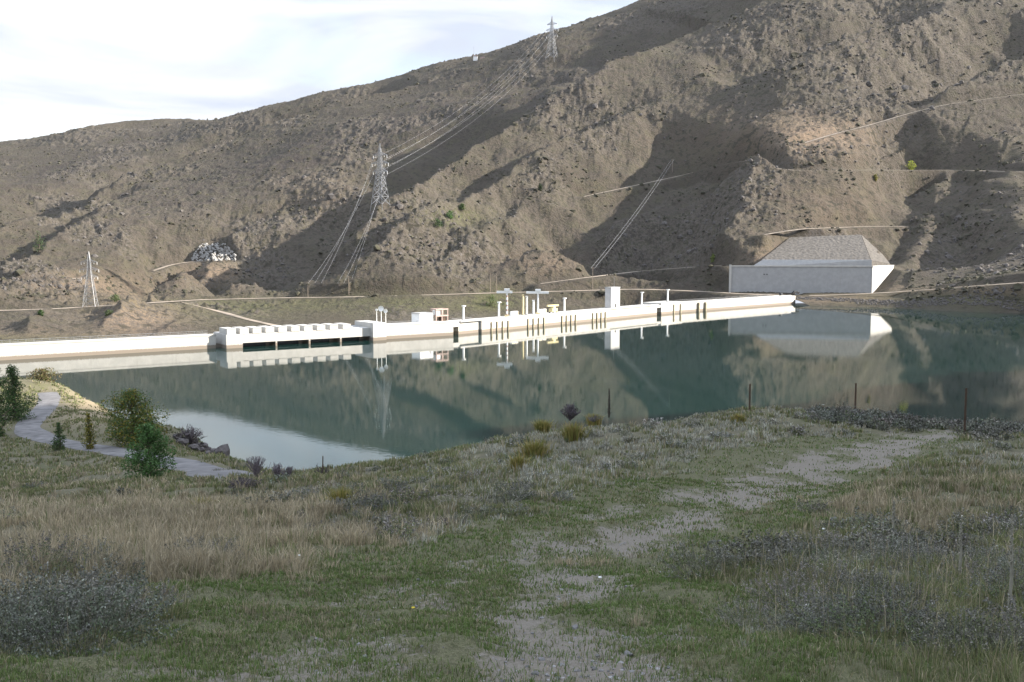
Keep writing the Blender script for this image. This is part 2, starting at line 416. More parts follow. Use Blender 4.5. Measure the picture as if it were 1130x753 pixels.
def zfar(x, y, full=False):
    b = far_base(x, y)
    dk, sk, _t = polydist(x, y, DAMPL); dd = dk * sk                # lakeward of the dam
    away = sstep(8, 60, -dd) * sstep(-14, 6, b) + .25 * sstep(-10, 5, b) * sstep(5, 40, -dd)
    rk = rock_mask(x, y)
    z = b + spur_sum(x, y) * sstep(-16, 4, b)
    det = 3.5 * fbm(x / 150, y / 150, 3, 3) + .6 * ridged(x / 60, y / 45, 3, 11) * (.4 + .6 * rk)
    fine = (.4 + .6 * np.minimum(rk, 1)) * (1.0 * fbm(x / 11, y / 11, 2, 21) + .75 * fbm(x / 4.2, y / 4.2, 2, 23)) + rk * (1.5 * np.maximum(0, ridged(x / 22, y / 17, 3, 41) - .6) + 2.3 * np.maximum(0, fbm(x / 5, y / 5, 3, 61) - .22))
    shrub = np.maximum(0, noise(x / 3.1, y / 3.1, 71) - .3) * 2.0
    z = z + away * (det + fine + shrub)
    dcut, _s, tcut = polydist(x, y, CUT); z = z - 17 * (1 - sstep(20, 31, dcut + 3 * noise(x / 9, y / 9, 88))) * (1 - .35 * tcut)
    for k, (q, w) in ROADPL.items():
        lo = q[:, :2].min(0) - 16; hi = q[:, :2].max(0) + 16
        m = (x > lo[0]) & (x < hi[0]) & (y > lo[1]) & (y < hi[1])
        if not np.any(m): continue
        xs, ys = x[m], y[m]; d, sg, t = polydist(xs, ys, q)
        zr = np.interp(t * (len(q) - 1), np.arange(len(q)), q[:, 2])
        f = sstep(w * .7 + 1.5, w * .7 + 9, d); z = np.array(z); z[m] = (zr - .25) * (1 - f) + z[m] * f
    ins = np.minimum.reduce([((b2[0] - a2[0]) * (y - a2[1]) - (b2[1] - a2[1]) * (x - a2[0])) / np.hypot(b2[0] - a2[0], b2[1] - a2[1]) for a2, b2 in zip(SLOPE, SLOPE[1:] + SLOPE[:1])])
    ms = sstep(-7, -1, ins); z = z * (1 - ms) + np.minimum(z, SLP[0] * x + SLP[1] * y + SLP[2] - 1.6) * ms
    # level pad in front of the big wall
    u = (WALL_B - WALL_A)[:2]; L = np.hypot(*u); u = u / L; nn = np.array([u[1], -u[0]])
    s = (x - WALL_A[0]) * u[0] + (y - WALL_A[1]) * u[1]; n = (x - WALL_A[0]) * nn[0] + (y - WALL_A[1]) * nn[1]
    m = sstep(-14, 0, s) * (1 - sstep(L, L + 10, s)) * sstep(-3, 0.5, n)
    z = z * (1 - m) + np.minimum(z, 4.6) * m
    m2 = sstep(-4, 4, s) * (1 - sstep(L - 2, L + 18, s)) * (1 - sstep(-14, -4, n)) * sstep(-80, -40, n)
    z = z * (1 - m2) + (np.where(ins > -7, z, np.maximum(z, 12))) * m2
    dw, sw, tw = polydist(x, y, [WALL_B, WALL_C]); out = (sw > 0) | (dw < 3)
    lim = 4.6 + 15.0 * np.clip(tw, 0, 1) ** 1.15 + .35 * np.maximum(0, dw - 1); fw = (1 - sstep(14, 34, dw)) * np.where(tw >= 1, 1 - sstep(0, 6, dw), 1)
    z = np.where(out, z * (1 - fw) + np.minimum(z, lim) * fw, z)
    if full: return z, rk
    return z

NC, NR = 1150, 640
cols_px = np.linspace(-190, 1320, NC)
u = (cols_px - 565) / 1130.0
shore_D = np.interp(cols_px, [880, 1000, 1130, 1320], [water_pt(880, 337)[1] - 8, water_pt(1000, 341)[1] - 12, water_pt(1130, 346)[1] - 14, water_pt(1320, 354)[1] - 15])
damD = np.array([dam_pt(min(p_, 879), -8.5)[1] for p_ in cols_px])
f_ = sstep(862, 905, cols_px); D0 = damD * (1 - f_) + np.minimum(shore_D, 640) * f_
tr = np.linspace(0, 1, NR) ** 1.75
Dg = D0[None, :] + (2600 - D0[None, :]) * tr[:, None]
Xg = u[None, :] / .9985 * Dg; Yg = Dg
Zg, RK = zfar(Xg.ravel(), Yg.ravel(), True)
pxg, pyg = proj(Xg.ravel(), Yg.ravel(), Zg)
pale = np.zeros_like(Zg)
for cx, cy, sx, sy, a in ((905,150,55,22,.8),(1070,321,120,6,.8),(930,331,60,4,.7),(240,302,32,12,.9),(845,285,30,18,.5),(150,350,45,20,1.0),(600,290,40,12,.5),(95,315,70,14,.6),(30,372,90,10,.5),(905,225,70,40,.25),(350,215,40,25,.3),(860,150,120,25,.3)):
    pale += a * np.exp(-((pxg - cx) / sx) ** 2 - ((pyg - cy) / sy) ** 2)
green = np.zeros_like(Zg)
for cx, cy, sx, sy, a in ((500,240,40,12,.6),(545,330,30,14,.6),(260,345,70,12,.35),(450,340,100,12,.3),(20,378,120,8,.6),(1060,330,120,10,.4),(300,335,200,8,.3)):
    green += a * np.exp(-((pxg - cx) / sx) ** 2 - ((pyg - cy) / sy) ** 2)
cloud_shade = np.zeros_like(Zg)  # cloud shadow on the slopes, painted in as darker ground colour
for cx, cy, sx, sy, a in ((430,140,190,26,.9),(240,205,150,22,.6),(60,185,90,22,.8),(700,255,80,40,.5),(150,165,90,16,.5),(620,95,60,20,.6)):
    cloud_shade += a * np.exp(-((pxg - cx) / sx) ** 2 - (((pyg - cy) + .33 * (pxg - cx)) / sy) ** 2)
ii = np.arange(NC * NR).reshape(NR, NC)
quads = np.c_[ii[:-1, :-1].ravel(), ii[:-1, 1:].ravel(), ii[1:, 1:].ravel(), ii[1:, :-1].ravel()]
me = mesh_np('hillside', np.c_[Xg.ravel(), Yg.ravel(), Zg], quads, smooth=True, attrs={'rock': RK, 'pale': pale, 'green': green, 'cloud_shade': cloud_shade})

m, t, b = newmat('tussock hillside'); g = geo(t); pos = g.outputs['Position']
big = tnoise(t, .012, 6, .6, pos, dist=.4); mid = tnoise(t, .07, 6, .65, pos); fin = tnoise(t, .45, 6, .7, pos); spk = tnoise(t, .22, 3, .5, pos)
c = mixc(t, ramp(t, big, .35, .65), (.055, .047, .038), (.078, .067, .053))
c = mixc(t, ramp(t, mid, .35, .7, 0, .7), c, (.054, .047, .039))
c = mixc(t, attr(t, 'cloud_shade'), c, (.040, .035, .034))  # darker tint for the painted cloud shadow
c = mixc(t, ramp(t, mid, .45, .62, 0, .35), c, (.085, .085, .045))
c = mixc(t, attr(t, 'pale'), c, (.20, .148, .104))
c = mixc(t, attr(t, 'green'), c, (.085, .095, .035))
rk_f = t.nodes.new('ShaderNodeMath'); rk_f.operation = 'MULTIPLY'; t.links.new(attr(t, 'rock'), rk_f.inputs[0]); t.links.new(ramp(t, fin, .42, .6), rk_f.inputs[1])
c = mixc(t, rk_f.outputs[0], c, (.108, .096, .083))
spk2 = tnoise(t, .09, 5, .7, pos)
c = mixc(t, ramp(t, spk, .54, .62, 0, .85), c, (.042, .040, .030))
c = mixc(t, ramp(t, spk2, .54, .66, 0, .6), c, (.055, .050, .038))
c = mixc(t, ramp(t, fin, .3, .75, .0, .55), c, (.075, .062, .045))
t.links.new(c, b.inputs['Base Color']); b.inputs['Roughness'].default_value = .95; b.inputs['Specular IOR Level'].default_value = .08
bp = t.nodes.new('ShaderNodeBump'); bp.inputs['Strength'].default_value = 1.0; bp.inputs['Distance'].default_value = 2.2
t.links.new(fin, bp.inputs['Height']); t.links.new(bp.outputs[0], b.inputs['Normal'])
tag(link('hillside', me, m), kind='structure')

# draped roads on the hillside
for k, (q, w) in ROADPL.items():
    tg = np.gradient(q[:, :2], axis=0); tg /= np.linalg.norm(tg, axis=1)[:, None] + 1e-9; nr = np.c_[tg[:, 1], -tg[:, 0]]
    wv = w * .5 * (1 + .2 * noise(np.arange(len(q)) / 3.0, np.zeros(len(q)), 5))
    V = []; offs = (-1, -.5, 0, .5, 1)
    for o_ in offs:
        xy = q[:, :2] + nr * (wv * o_)[:, None]; V.append(np.c_[xy, q[:, 2] + .22 - .25 * abs(o_)])
    V = np.stack(V, 1).reshape(-1, 3); n = len(q); ii = np.arange(n * 5).reshape(n, 5)
    Q = np.c_[ii[:-1, :-1].ravel(), ii[:-1, 1:].ravel(), ii[1:, 1:].ravel(), ii[1:, :-1].ravel()]
    tag(link('gravel_road', mesh_np('gravel_road', V, Q, smooth=True), M['roadfar']), kind='structure')

# ------------------------------------------------------------------ lake
WL = [tuple(dam_pt(p_, -2.5)) for p_ in (-150, 0, 300, 497, 620, 742, 810, 879)]
WL = [(WL[0][0] - 60, WL[0][1] - 40), (-420, -150), (720, -150), (720, 640), (DB[0] + 45, DB[1] + 30)] + WL[::-1]
me = bpy.data.meshes.new('lake_water'); me.from_pydata([(p[0], p[1], 0) for p in WL], [], [tuple(range(len(WL)))]); me.update()
m, t, b = newmat('lake water'); g = geo(t)
b.inputs['Base Color'].default_value = (.006, .022, .019, 1); b.inputs['Roughness'].default_value = .018; b.inputs['IOR'].default_value = 1.37
mpn = t.nodes.new('ShaderNodeMapping'); mpn.inputs['Scale'].default_value = (1, 1, 1); t.links.new(g.outputs['Position'], mpn.inputs[0])
n = tnoise(t, .9, 3, .5, mpn.outputs[0]); bp = t.nodes.new('ShaderNodeBump'); bp.inputs['Strength'].default_value = .08; bp.inputs['Distance'].default_value = .05
t.links.new(n, bp.inputs['Height']); t.links.new(bp.outputs[0], b.inputs['Normal'])
tag(link('lake_water', me, m), kind='structure')

# ------------------------------------------------------------------ near ground
near_px = [
 (-60,753,3.7),(300,753,3.7),(565,753,3.75),(850,753,3.8),(1190,753,3.9),
 (0,690,5.4),(300,690,5.6),(565,690,5.6),(850,690,5.7),(1130,690,5.6),
 (565,650,7.6),(300,650,7.4),(850,645,7.6),(1130,640,7.6),(0,650,7.2),
 (0,600,12.5),(200,600,12.5),(400,600,11.8),(565,600,11.5),(760,600,11.8),(1130,600,10.8),
 (0,572,18),(100,563,20),(200,563,21),(270,560,22),(330,549,26),(400,532,29),(470,507,35),(565,550,17.5),(565,520,23),(565,487,40),
 (640,520,23),(700,500,29),(800,520,24),(900,540,20),(1000,520,24),(1130,540,18),
 (700,477,42),(760,468,45),(830,465,46),(940,465,44),(1000,480,36),(1064,472,37),(1130,475,34),(1190,476,34),
 # valley to the left
 (20,548,46),(60,530,54),(160,556,44),(110,520,57),(40,505,67),(170,530,52),(250,545,45),
 (100,495,73),(200,512,63),(255,527,56),(60,490,77),(30,475,88),(45,455,105),(50,440,122),(0,470,90),(0,440,118),
 (20,424,140),(60,429,136),(85,436,128),(110,448,114),(150,473,98),(190,482,86),(225,492,78),(265,513,68),(300,528,60),(-60,425,130),(-60,480,80),(-60,540,45),
]
npts = [P(*p) for p in near_px]
npts += [(0, 0, 30.4), (-8, 0, 30.0), (8, 0, 31), (0, -20, 31), (-20, -20, 30), (20, -20, 33), (-60, 0, 20), (-60, -60, 24), (60, -60, 40)]
for px, D, z in ((400,55,12),(565,62,11),(760,68,10),(940,66,10),(1130,58,11),(330,52,13),(565,90,-4),(760,95,-4),(940,95,-4),(1130,90,-4),(400,85,-4),
                 (300,80,6),(225,102,3),(150,125,2),(85,165,3),(20,190,3),(300,110,-4),(225,130,-4),(150,160,-4),(85,215,-4),(20,240,-4),(-60,240,-4),(-60,180,6)):
    x = (px - 565) / 1130 * D; npts.append((x, D, z))
near_base = TPS(npts, 2e-4, 30.0)

def shade_hill(x, y):  # unseen hill added right of the view to shade the foreground
    e = x - (0.54 * np.maximum(y, 0) + 7.0)
    prof = np.where(e > 0, np.minimum(e * .88, 150 + .15 * e), 0)
    return prof * (1 - sstep(260, 360, y)) * sstep(-160, -60, y) * (1 + .12 * noise(x / 40, y / 40, 12))

TRACK = [(650,760),(628,725),(600,700),(578,682),(590,655),(630,630),(690,600),(750,578),(800,558),(845,535),(900,515),(955,500),(1000,486),(1040,477)]
TRACK2 = [(345,760),(372,715),(430,660),(520,620),(610,585),(700,560),(790,535),(860,510)]
TR = [raycast(near_base, a, b, 2.5, 60, 500) for a, b in TRACK]
TR2 = [raycast(near_base, a, b, 2.5, 60, 500) for a, b in TRACK2]
PATHPX = [(330,545),(290,535),(255,527),(215,517),(180,508),(140,500),(100,494),(70,490),(45,485),(30,477),(30,468),(42,458),(52,449),(56,440),(52,433)]
PT = np.array([raycast(near_base, a, b, 38, 150, 600) for a, b in PATHPX])
_o = []
for a, c_ in zip(PT[:-1], PT[1:]):
    n = max(1, int(np.hypot(*(c_ - a)[:2]) / 1.2)); _o += [a + (c_ - a) * i / n for i in range(n)]
PT = np.array(_o + [PT[-1]])
for _ in range(3):
    pad = np.r_[PT[:1], PT[:1], PT, PT[-1:], PT[-1:]]; PT = sum(pad[i:i + len(PT)] for i in range(5)) / 5

def track_mask(x, y):
    d, s_, t_ = polydist(x, y, TR); d2, s2, t2 = polydist(x, y, TR2)
    n1_ = fbm(x / 1.1, y / 1.6, 4, 201); n2_ = fbm(x / .35, y / .5, 3, 211)
    w1 = .75 + 1.15 * sstep(9, 28, y)
    n3_ = fbm(x / .9, y / 2.2, 3, 221)
    a = .95 * sstep(1.25, .15, d / w1 + .4 * n1_ + .3 * n2_) * np.clip(.66 + .95 * n3_ + .3 * sstep(9, 16, y), .15, 1)
    a2 = .55 * sstep(.75, .1, d2 / .8 + .8 * n1_ + .3 * n2_ + .1)
    lane, s3, t3 = polydist(x, y, [(0.3 * (p[0] + q_[0]) + .2 * q_[0] + .2 * p[0], .5 * (p[1] + q_[1])) for p, q_ in zip(TR[::1], TR2 + [TR2[-1]] * 6)])
    lanew = 1.9 + .03 * y
    turf = sstep(1.25, .7, np.minimum(np.minimum(d / 1.3, d2 / 1.3), lane / lanew) + .25 * n1_)
    return np.clip(np.maximum(a, a2), 0, 1), np.clip(turf, 0, 1)

def znear(x, y, full=False):
    b = near_base(x, y); z = b + shade_hill(x, y)
    d, tf = track_mask(x, y)
    r = np.hypot(x, y)
    rough = .05 * fbm(x / .9, y / .9, 4, 101) + .12 * fbm(x / 4, y / 4, 3, 111) * sstep(4, 12, r) + .25 * fbm(x / 14, y / 14, 3, 121) * sstep(15, 60, r)
    z = z + rough * (1 - .6 * d) - .05 * d + .02 * fbm(x / .12, y / .12, 3, 131)
    dp, sp_, tp = polydist(x, y, PT)
    near = dp < 6
    if np.any(near):
        zp = np.interp(tp * (len(PT) - 1), np.arange(len(PT)), PT[:, 2]); f = sstep(1.5, 4, dp); z = np.where(near, zp * (1 - f) + z * f, z)
    if full: return z, d, tf
    return z

nc, nr = 900, 640
cpx = np.concatenate([np.linspace(-2600, -80, 60)[:-1], np.linspace(-80, 1210, nc - 160), np.linspace(1210, 5200, 101)[1:], np.geomspace(5200, 1.2e5, 46)[1:]])
nc = len(cpx); uu = (cpx - 565) / 1130
rr = np.concatenate([np.geomspace(1.2, 60, 440), np.geomspace(60, 330, 201)[1:]]); nr = len(rr)
Yn = np.repeat(rr[:, None], nc, 1); Xn = uu[None, :] * Yn
Zn, DN, TFN = znear(Xn.ravel(), Yn.ravel(), True)
r_ = np.hypot(Xn.ravel(), Yn.ravel())
ii = np.arange(nc * nr).reshape(nr, nc)
Q = np.c_[ii[:-1, :-1].ravel(), ii[:-1, 1:].ravel(), ii[1:, 1:].ravel(), ii[1:, :-1].ravel()]
keep = (np.maximum.reduce([Zn[Q[:, i]] for i in range(4)]) > -3.5) & (Xn.ravel()[Q[:, 0]] < 330) & (Xn.ravel()[Q[:, 0]] > -330)
npx, npy = proj(Xn.ravel(), Yn.ravel(), Zn)
tan_a = np.exp(-((npx - 110) / 60) ** 2 - ((npy - 455) / 24) ** 2) * sstep(70, 90, Yn.ravel()) + .5 * np.exp(-((npx - 150) / 180) ** 2 - ((npy - 600) / 35) ** 2)
me = mesh_np('ground', np.c_[Xn.ravel(), Yn.ravel(), Zn], Q[keep], smooth=True, attrs={'dirt': DN, 'turf': TFN, 'tan': np.clip(tan_a, 0, 1)})
m, t, b = newmat('meadow ground'); g = geo(t); pos = g.outputs['Position']
nb = tnoise(t, .5, 6, .6, pos); nm = tnoise(t, 4, 6, .65, pos); nf = tnoise(t, 40, 5, .7, pos); ng = tnoise(t, 160, 3, .6, pos)
c = mixc(t, ramp(t, nm, .35, .65), (.085, .078, .052), (.135, .122, .085))
c = mixc(t, ramp(t, nb, .4, .65, 0, .6), c, (.075, .080, .036))
c = mixc(t, attr(t, 'tan'), c, (.22, .18, .12))
tf = t.nodes.new('ShaderNodeMath'); tf.operation = 'MULTIPLY'; t.links.new(attr(t, 'turf'), tf.inputs[0]); t.links.new(ramp(t, nm, .3, .6, .35, 1), tf.inputs[1])
c = mixc(t, tf.outputs[0], c, mixc(t, ramp(t, ng, .5, .68, 0, .7), mixc(t, ramp(t, nf, .35, .65), (.050, .056, .026), (.120, .118, .066)), (.19, .165, .11)))
dirt = mixc(t, ramp(t, nf, .3, .7), (.135, .118, .095), (.195, .175, .148)); dirt = mixc(t, ramp(t, ng, .6, .7, 0, .6), dirt, (.235, .22, .195)); dirt = mixc(t, ramp(t, ng, .42, .34, 0, .5), dirt, (.10, .09, .08))
nd = tnoise(t, 5, 5, .7, pos); ne = tnoise(t, 22, 4, .65, pos)
def madd(a_, k_, b_):
    m_ = t.nodes.new('ShaderNodeMath'); m_.operation = 'MULTIPLY_ADD'; t.links.new(a_, m_.inputs[0]); m_.inputs[1].default_value = k_
    if hasattr(b_, 'is_linked'): t.links.new(b_, m_.inputs[2])
    else: m_.inputs[2].default_value = b_
    return m_.outputs[0]
df = madd(nd, 1.1, madd(ne, .9, madd(attr(t, 'dirt'), .8, -1.0)))
c = mixc(t, ramp(t, df, .28, .60), c, dirt)
c = mixc(t, ramp(t, nf, .55, .75, 0, .5), c, (.05, .045, .03))
t.links.new(c, b.inputs['Base Color']); b.inputs['Roughness'].default_value = .95; b.inputs['Specular IOR Level'].default_value = .1
bp = t.nodes.new('ShaderNodeBump'); bp.inputs['Strength'].default_value = .7; bp.inputs['Distance'].default_value = .02
t.links.new(nf, bp.inputs['Height']); t.links.new(bp.outputs[0], b.inputs['Normal'])
tag(link('ground', me, m), kind='structure')

# gravel path in the valley
tg = np.gradient(PT[:, :2], axis=0); tg /= np.linalg.norm(tg, axis=1)[:, None]; nrm = np.c_[tg[:, 1], -tg[:, 0]]
w = 1.08 * (1 + .25 * noise(np.arange(len(PT)) / 5., np.zeros(len(PT)), 8)); V = []
for o_ in (-1, -.6, -.2, .2, .6, 1): V.append(np.c_[PT[:, :2] + nrm * (w * o_)[:, None], PT[:, 2] + .07 - .05 * abs(o_) ** 3])
V = np.stack(V, 1).reshape(-1, 3); n = len(PT); ii = np.arange(n * 6).reshape(n, 6)
Q = np.c_[ii[:-1, :-1].ravel(), ii[:-1, 1:].ravel(), ii[1:, 1:].ravel(), ii[1:, :-1].ravel()]
M['path'] = simple('gravel path', (.125, .12, .118), .95, .38, 1.1, 0, .02)
tag(link('gravel_path', mesh_np('gravel_path', V, Q, smooth=True), M['path']), kind='structure')

# ------------------------------------------------------------------ the dam
def damD_at(px): return float(dam_pt(px)[1])
def mpp(px): return damD_at(px) / 1130.0          # metres per photo pixel at the dam
def seg(mb, pa, pb, n0, n1, z0, z1):
    """prism of the dam between pixel columns pa..pb, lakeward offsets n0 (back) .. n1 (front)"""
    cuts = [pa] + [k for k in DAM_PX if pa < k < pb] + [pb]
    for a, b in zip(cuts[:-1], cuts[1:]):
        e = 1e-3
        k = int(np.clip(np.searchsorted(DAM_PX, (a + b) / 2, 'right') - 1, 0, 3)); A, B = DAMPL[k], DAMPL[k + 1]
        d = (B - A) / np.linalg.norm(B - A); nn = np.array([d[1], -d[0]])
        qa, qb = dam_pt(a + e), dam_pt(b - e)
        mb.prism([qa + nn * n1, qb + nn * n1, qb + nn * n0, qa + nn * n0][::-1] if False else [qa + nn * n0, qa + nn * n1, qb + nn * n1, qb + nn * n0], z0, z1)
    return mb
dam = thing('dam', (0, 0, 0), 'long white concrete dam with gated spillway crossing the lake', 'dam')
C_ = M['concrete']
mb = MB(); seg(mb, -140, 237.5, -9, 0, -7, 4.15); mb.build('abutment_wall', C_, dam)
mb = MB(); seg(mb, -140, 238, -.35, .12, 4.15, 4.75); mb.build('parapet', C_, dam)
# spillway block, one step nearer the lake
mb = MB(); seg(mb, 245, 263, -9, 3.4, -7, 4.45); mb.build('spillway_pier', C_, dam)
mb = MB(); seg(mb, 263, 404, -9, 3.1, 1.5, 4.45); mb.build('spillway_beam', C_, dam)
for a in (299.6, 336.2, 370.6):
    mb = MB(); seg(mb, a, a + 1.9, -6, 3.0, -7, 1.5); mb.build('spillway_pier', C_, dam)
for a, b_ in ((263, 299.6), (301.5, 336.2), (338.1, 370.6), (372.5, 404)):
    mb = MB(); seg(mb, a + .3, b_ - .3, -7.5, -5.5, -7, 1.45); mb.build('spillway_gate', M['dark'], dam)
x = 246.2
for i in range(10):
    mb = MB(); wd = 9.8 - .12 * i; seg(mb, x, x + wd, -4, 3.25, 4.45, 6.1 - .03 * i); seg(mb, x + .01, x + wd - .01, -3.9, 3.35, 6.1 - .03 * i, 6.4 - .03 * i); mb.build('hoist_block', C_, dam); x += 14.15
mb = MB(); seg(mb, 246, 404, -8.9, -4.4, 4.452, 4.62); mb.build('hoist_walkway', M['wallgrey'], dam)
mb = MB(); seg(mb, 404, 418.5, -9, 5.2, -7, 6.2); mb.build('end_pier', C_, dam)
mb = MB(); seg(mb, 418.5, 497, -9, 2.0, -7, 4.8); mb.build('non_overflow_wall', C_, dam)
mb = MB(); seg(mb, 418.5, 497, 1.55, 2.12, 4.8, 5.5); mb.build('parapet', C_, dam)
mb = MB(); seg(mb, 497, 504.5, -9, -3.5, -7, 3.0); mb.build('recess_wall', M['dark'], dam)  # near-black colour stands for the shade inside the notch
mb = MB(); seg(mb, 497, 504.5, -9, 1.2, 3.0, 4.7); mb.build('recess_lintel', C_, dam)
mb = MB(); seg(mb, 504.5, 528, -9, .6, -7, 4.6); mb.build('non_overflow_wall', C_, dam)
mb = MB(); seg(mb, 528, 670, -9, 1.6, -7, 4.5); mb.build('intake_wall', C_, dam)
mb = MB(); seg(mb, 504.5, 723, 1.15, 1.75, 4.6, 5.2); mb.build('parapet', C_, dam)
mb = MB(); seg(mb, 670, 722.5, -9, 1.2, -7, 4.6); mb.build('non_overflow_wall', C_, dam)
mb = MB(); seg(mb, 722.5, 727, -9, -2.5, -7, 3.4); mb.build('recess_wall', M['dark'], dam)  # narrow notch, its shade likewise put in as near-black colour
mb = MB(); seg(mb, 722.5, 727, -9, 1.2, 3.4, 4.6); mb.build('recess_lintel', C_, dam)
mb = MB(); seg(mb, 727, 750, -9, 1.4, -7, 5.6); mb.build('non_overflow_wall', C_, dam)
mb = MB(); seg(mb, 750, 876, -9, .8, -7, 4.7); mb.build('abutment_wall', C_, dam)
mb = MB(); seg(mb, 750, 871, .35, .95, 4.7, 5.3); mb.build('parapet', C_, dam)
for g0, g1 in ((538.5, 557), (579, 596.5), (616.5, 631.5), (650.5, 664.5)):
    for i in range(4):
        a = g0 + (g1 - g0) * i / 3; mb = MB(); seg(mb, a - .4, a + .4, 1.5, 2.05, -3, 3.7); mb.build('intake_guide', M['guide'], dam)
for a in (740.5, 748.2, 768.5, 776):
    mb = MB(); seg(mb, a - .45, a + .45, .7, 1.85, -3, 4.4); mb.build('intake_guide', M['guide'], dam)
def rails(name, pa, pb, n, z, step=9):
    mb = MB(); xs = np.arange(pa, pb, step); q = [dam_pt(v, n) for v in list(xs) + [pb]]
    for a, b_ in zip(q[:-1], q[1:]):
        for h in (.55, 1.1): mb.bar((a[0], a[1], z + h), (b_[0], b_[1], z + h), .06)
        mb.bar((a[0], a[1], z), (a[0], a[1], z + 1.1), .06)
    mb.build(name, M['steel'], dam)
rails('railing', -130, 236, -6.5, 4.15); rails('railing', 425, 462, -.5, 4.8); rails('railing', 505, 527, -3, 4.6); rails('railing', 755, 860, -6, 4.7)

def on_dam(px, n=-4.0, z=4.62):
    q = dam_pt(px, n); return Vector((q[0], q[1], z))
DROT = math.atan2(d_dir[1], d_dir[0])

# lamp columns standing along the crest
LAMPS = [(518, 338, 'white lamp column standing alone beyond the red steel frame', 4.6), (557, 334, 'white lamp column left of the crane masts, over the first row of dark guides', 4.5),
         (629, 329.5, 'white lamp column right of the yellow crane', 4.5), (714, 323, 'white lamp column just right of the tall white tower', 4.6), (742, 320, 'white lamp column nearest the far end of the dam', 5.6)]
for px, top, lab, z0 in LAMPS:
    b0 = on_dam(px, -3, z0); hgt = (275 - top) / 1130 * b0.y + H - z0
    th = thing('lamp_column', b0, lab, 'lamp column', 'white lamp columns along the dam crest', DROT)
    MB().bar((0, 0, 0), (0, 0, hgt), .42, .36, 10).build('column', M['whitepaint'], th)
    MB().box(-.6, .6, -.6, .6, 0, .3).build('base_plate', M['steel'], th)
    MB().box(-.5, .5, -.9, .5, hgt, hgt + .35).build('lamp_head', M['whitepaint'], th)

# tall white tower
q = on_dam(683, -3.6, 4.6); wt = 18 * mpp(683)
th = thing('lift_tower', q, 'tall plain white tower block rising from the dam crest', 'tower', None, math.atan2(*(DAMPL[3] - DAMPL[2])[::-1]))
ht = (275 - 317.5) / 1130 * q.y + H - 4.6
MB().box(-3.8, 3.8, -1.7, 1.7, 0, ht).build('tower_wall', concrete('tower concrete', (.50, .49, .47), False), th, .05)
MB().box(-3.95, 3.95, -1.85, 1.85, ht, ht + .35).build('roof', M['wallgrey'], th)
MB().box(-.55, .55, -1.76, -1.6, 0, 2.1).build('door', M['dark'], th)
MB().bar((3.2, 1.2, ht + .35), (3.2, 1.2, ht + 5.5), .07, .04, 5).build('antenna', M['steel'], th)

# dish antennas by the end pier
for px, top, lab, dish in ((414.2, 342.5, 'thin white mast with no dish, leftmost of the three on the crest', 0), (419.2, 340.5, 'thin white mast carrying the larger white dish', 1.0), (424.2, 343, 'thin white mast with the smaller dish, nearest the white hut', .75)):
    b0 = on_dam(px, 1.0, 6.2 if px < 418 else 4.8); hgt = (275 - top) / 1130 * b0.y + H - b0.z
    th = thing('antenna_mast', b0, lab, 'antenna mast', 'antenna masts beside the spillway')
    MB().bar((0, 0, 0), (0, 0, hgt), .13, .10, 6).build('mast', M['whitepaint'], th)
    if dish:
        mb = MB(); n = 12
        mb.v = [(0, -.10, hgt)] + [(dish * .5 * math.cos(2 * math.pi * i / n), -.18, hgt + dish * .5 * math.sin(2 * math.pi * i / n)) for i in range(n)] + [(dish * math.cos(2 * math.pi * i / n), -.5, hgt + dish * math.sin(2 * math.pi * i / n)) for i in range(n)]
        mb.f = [(0, 1 + (i + 1) % n, 1 + i) for i in range(n)] + [(1 + i, 1 + (i + 1) % n, 1 + n + (i + 1) % n, 1 + n + i) for i in range(n)]
        mb.build('dish', M['whitepaint'], th)
    else:
        MB().box(-.35, .35, -.25, .25, hgt - .1, hgt + .5).build('lamp_head', M['whitepaint'], th)
# hut and red frame
b0 = on_dam(471.5, -3.5, 4.8); s_ = mpp(471)
th = thing('crest_hut', b0, 'white flat roofed hut with a grey side wall on the dam crest', 'hut', None, DROT)
MB().box(-3.2, 3.2, -2.4, 2.4, 0, 3.5).build('wall', M['whitepaint'], th); MB().box(-3.4, 3.4, -2.6, 2.6, 3.5, 3.75).build('roof', M['wallgrey'], th)
MB().box(1.2, 2.1, -2.46, -2.3, 0, 2.1).build('door', M['steel'], th)
b0 = on_dam(489.5, -3.0, 4.8)
th = thing('gate_hoist', b0, 'red brown steel hoist frame beside the white hut', 'hoist', None, DROT)
for ix in (-2.8, 0, 2.8):
    for iy in (-1.4, 1.4): MB().bar((ix, iy, 0), (ix, iy, 4.8), .24).build('leg', M['redbrown'], th)
mb = MB()
for z in (2.4, 4.8):
    for iy in (-1.4, 1.4): mb.box(-3.05, 3.05, iy - .22, iy + .22, z - .25, z + .25)
    for ix in (-2.8, 0, 2.8): mb.box(ix - .18, ix + .18, -1.18, 1.18, z - .2, z + .2)
mb.build('frame_beam', M['redbrown'], th)
MB().box(-2.5, -.3, -1.1, 1.1, 2.7, 4.5).build('machine_cover', M['whitepaint'], th); MB().box(.4, 2.4, -1.1, 1.1, .2, 2.1).build('winch', M['rust'], th)

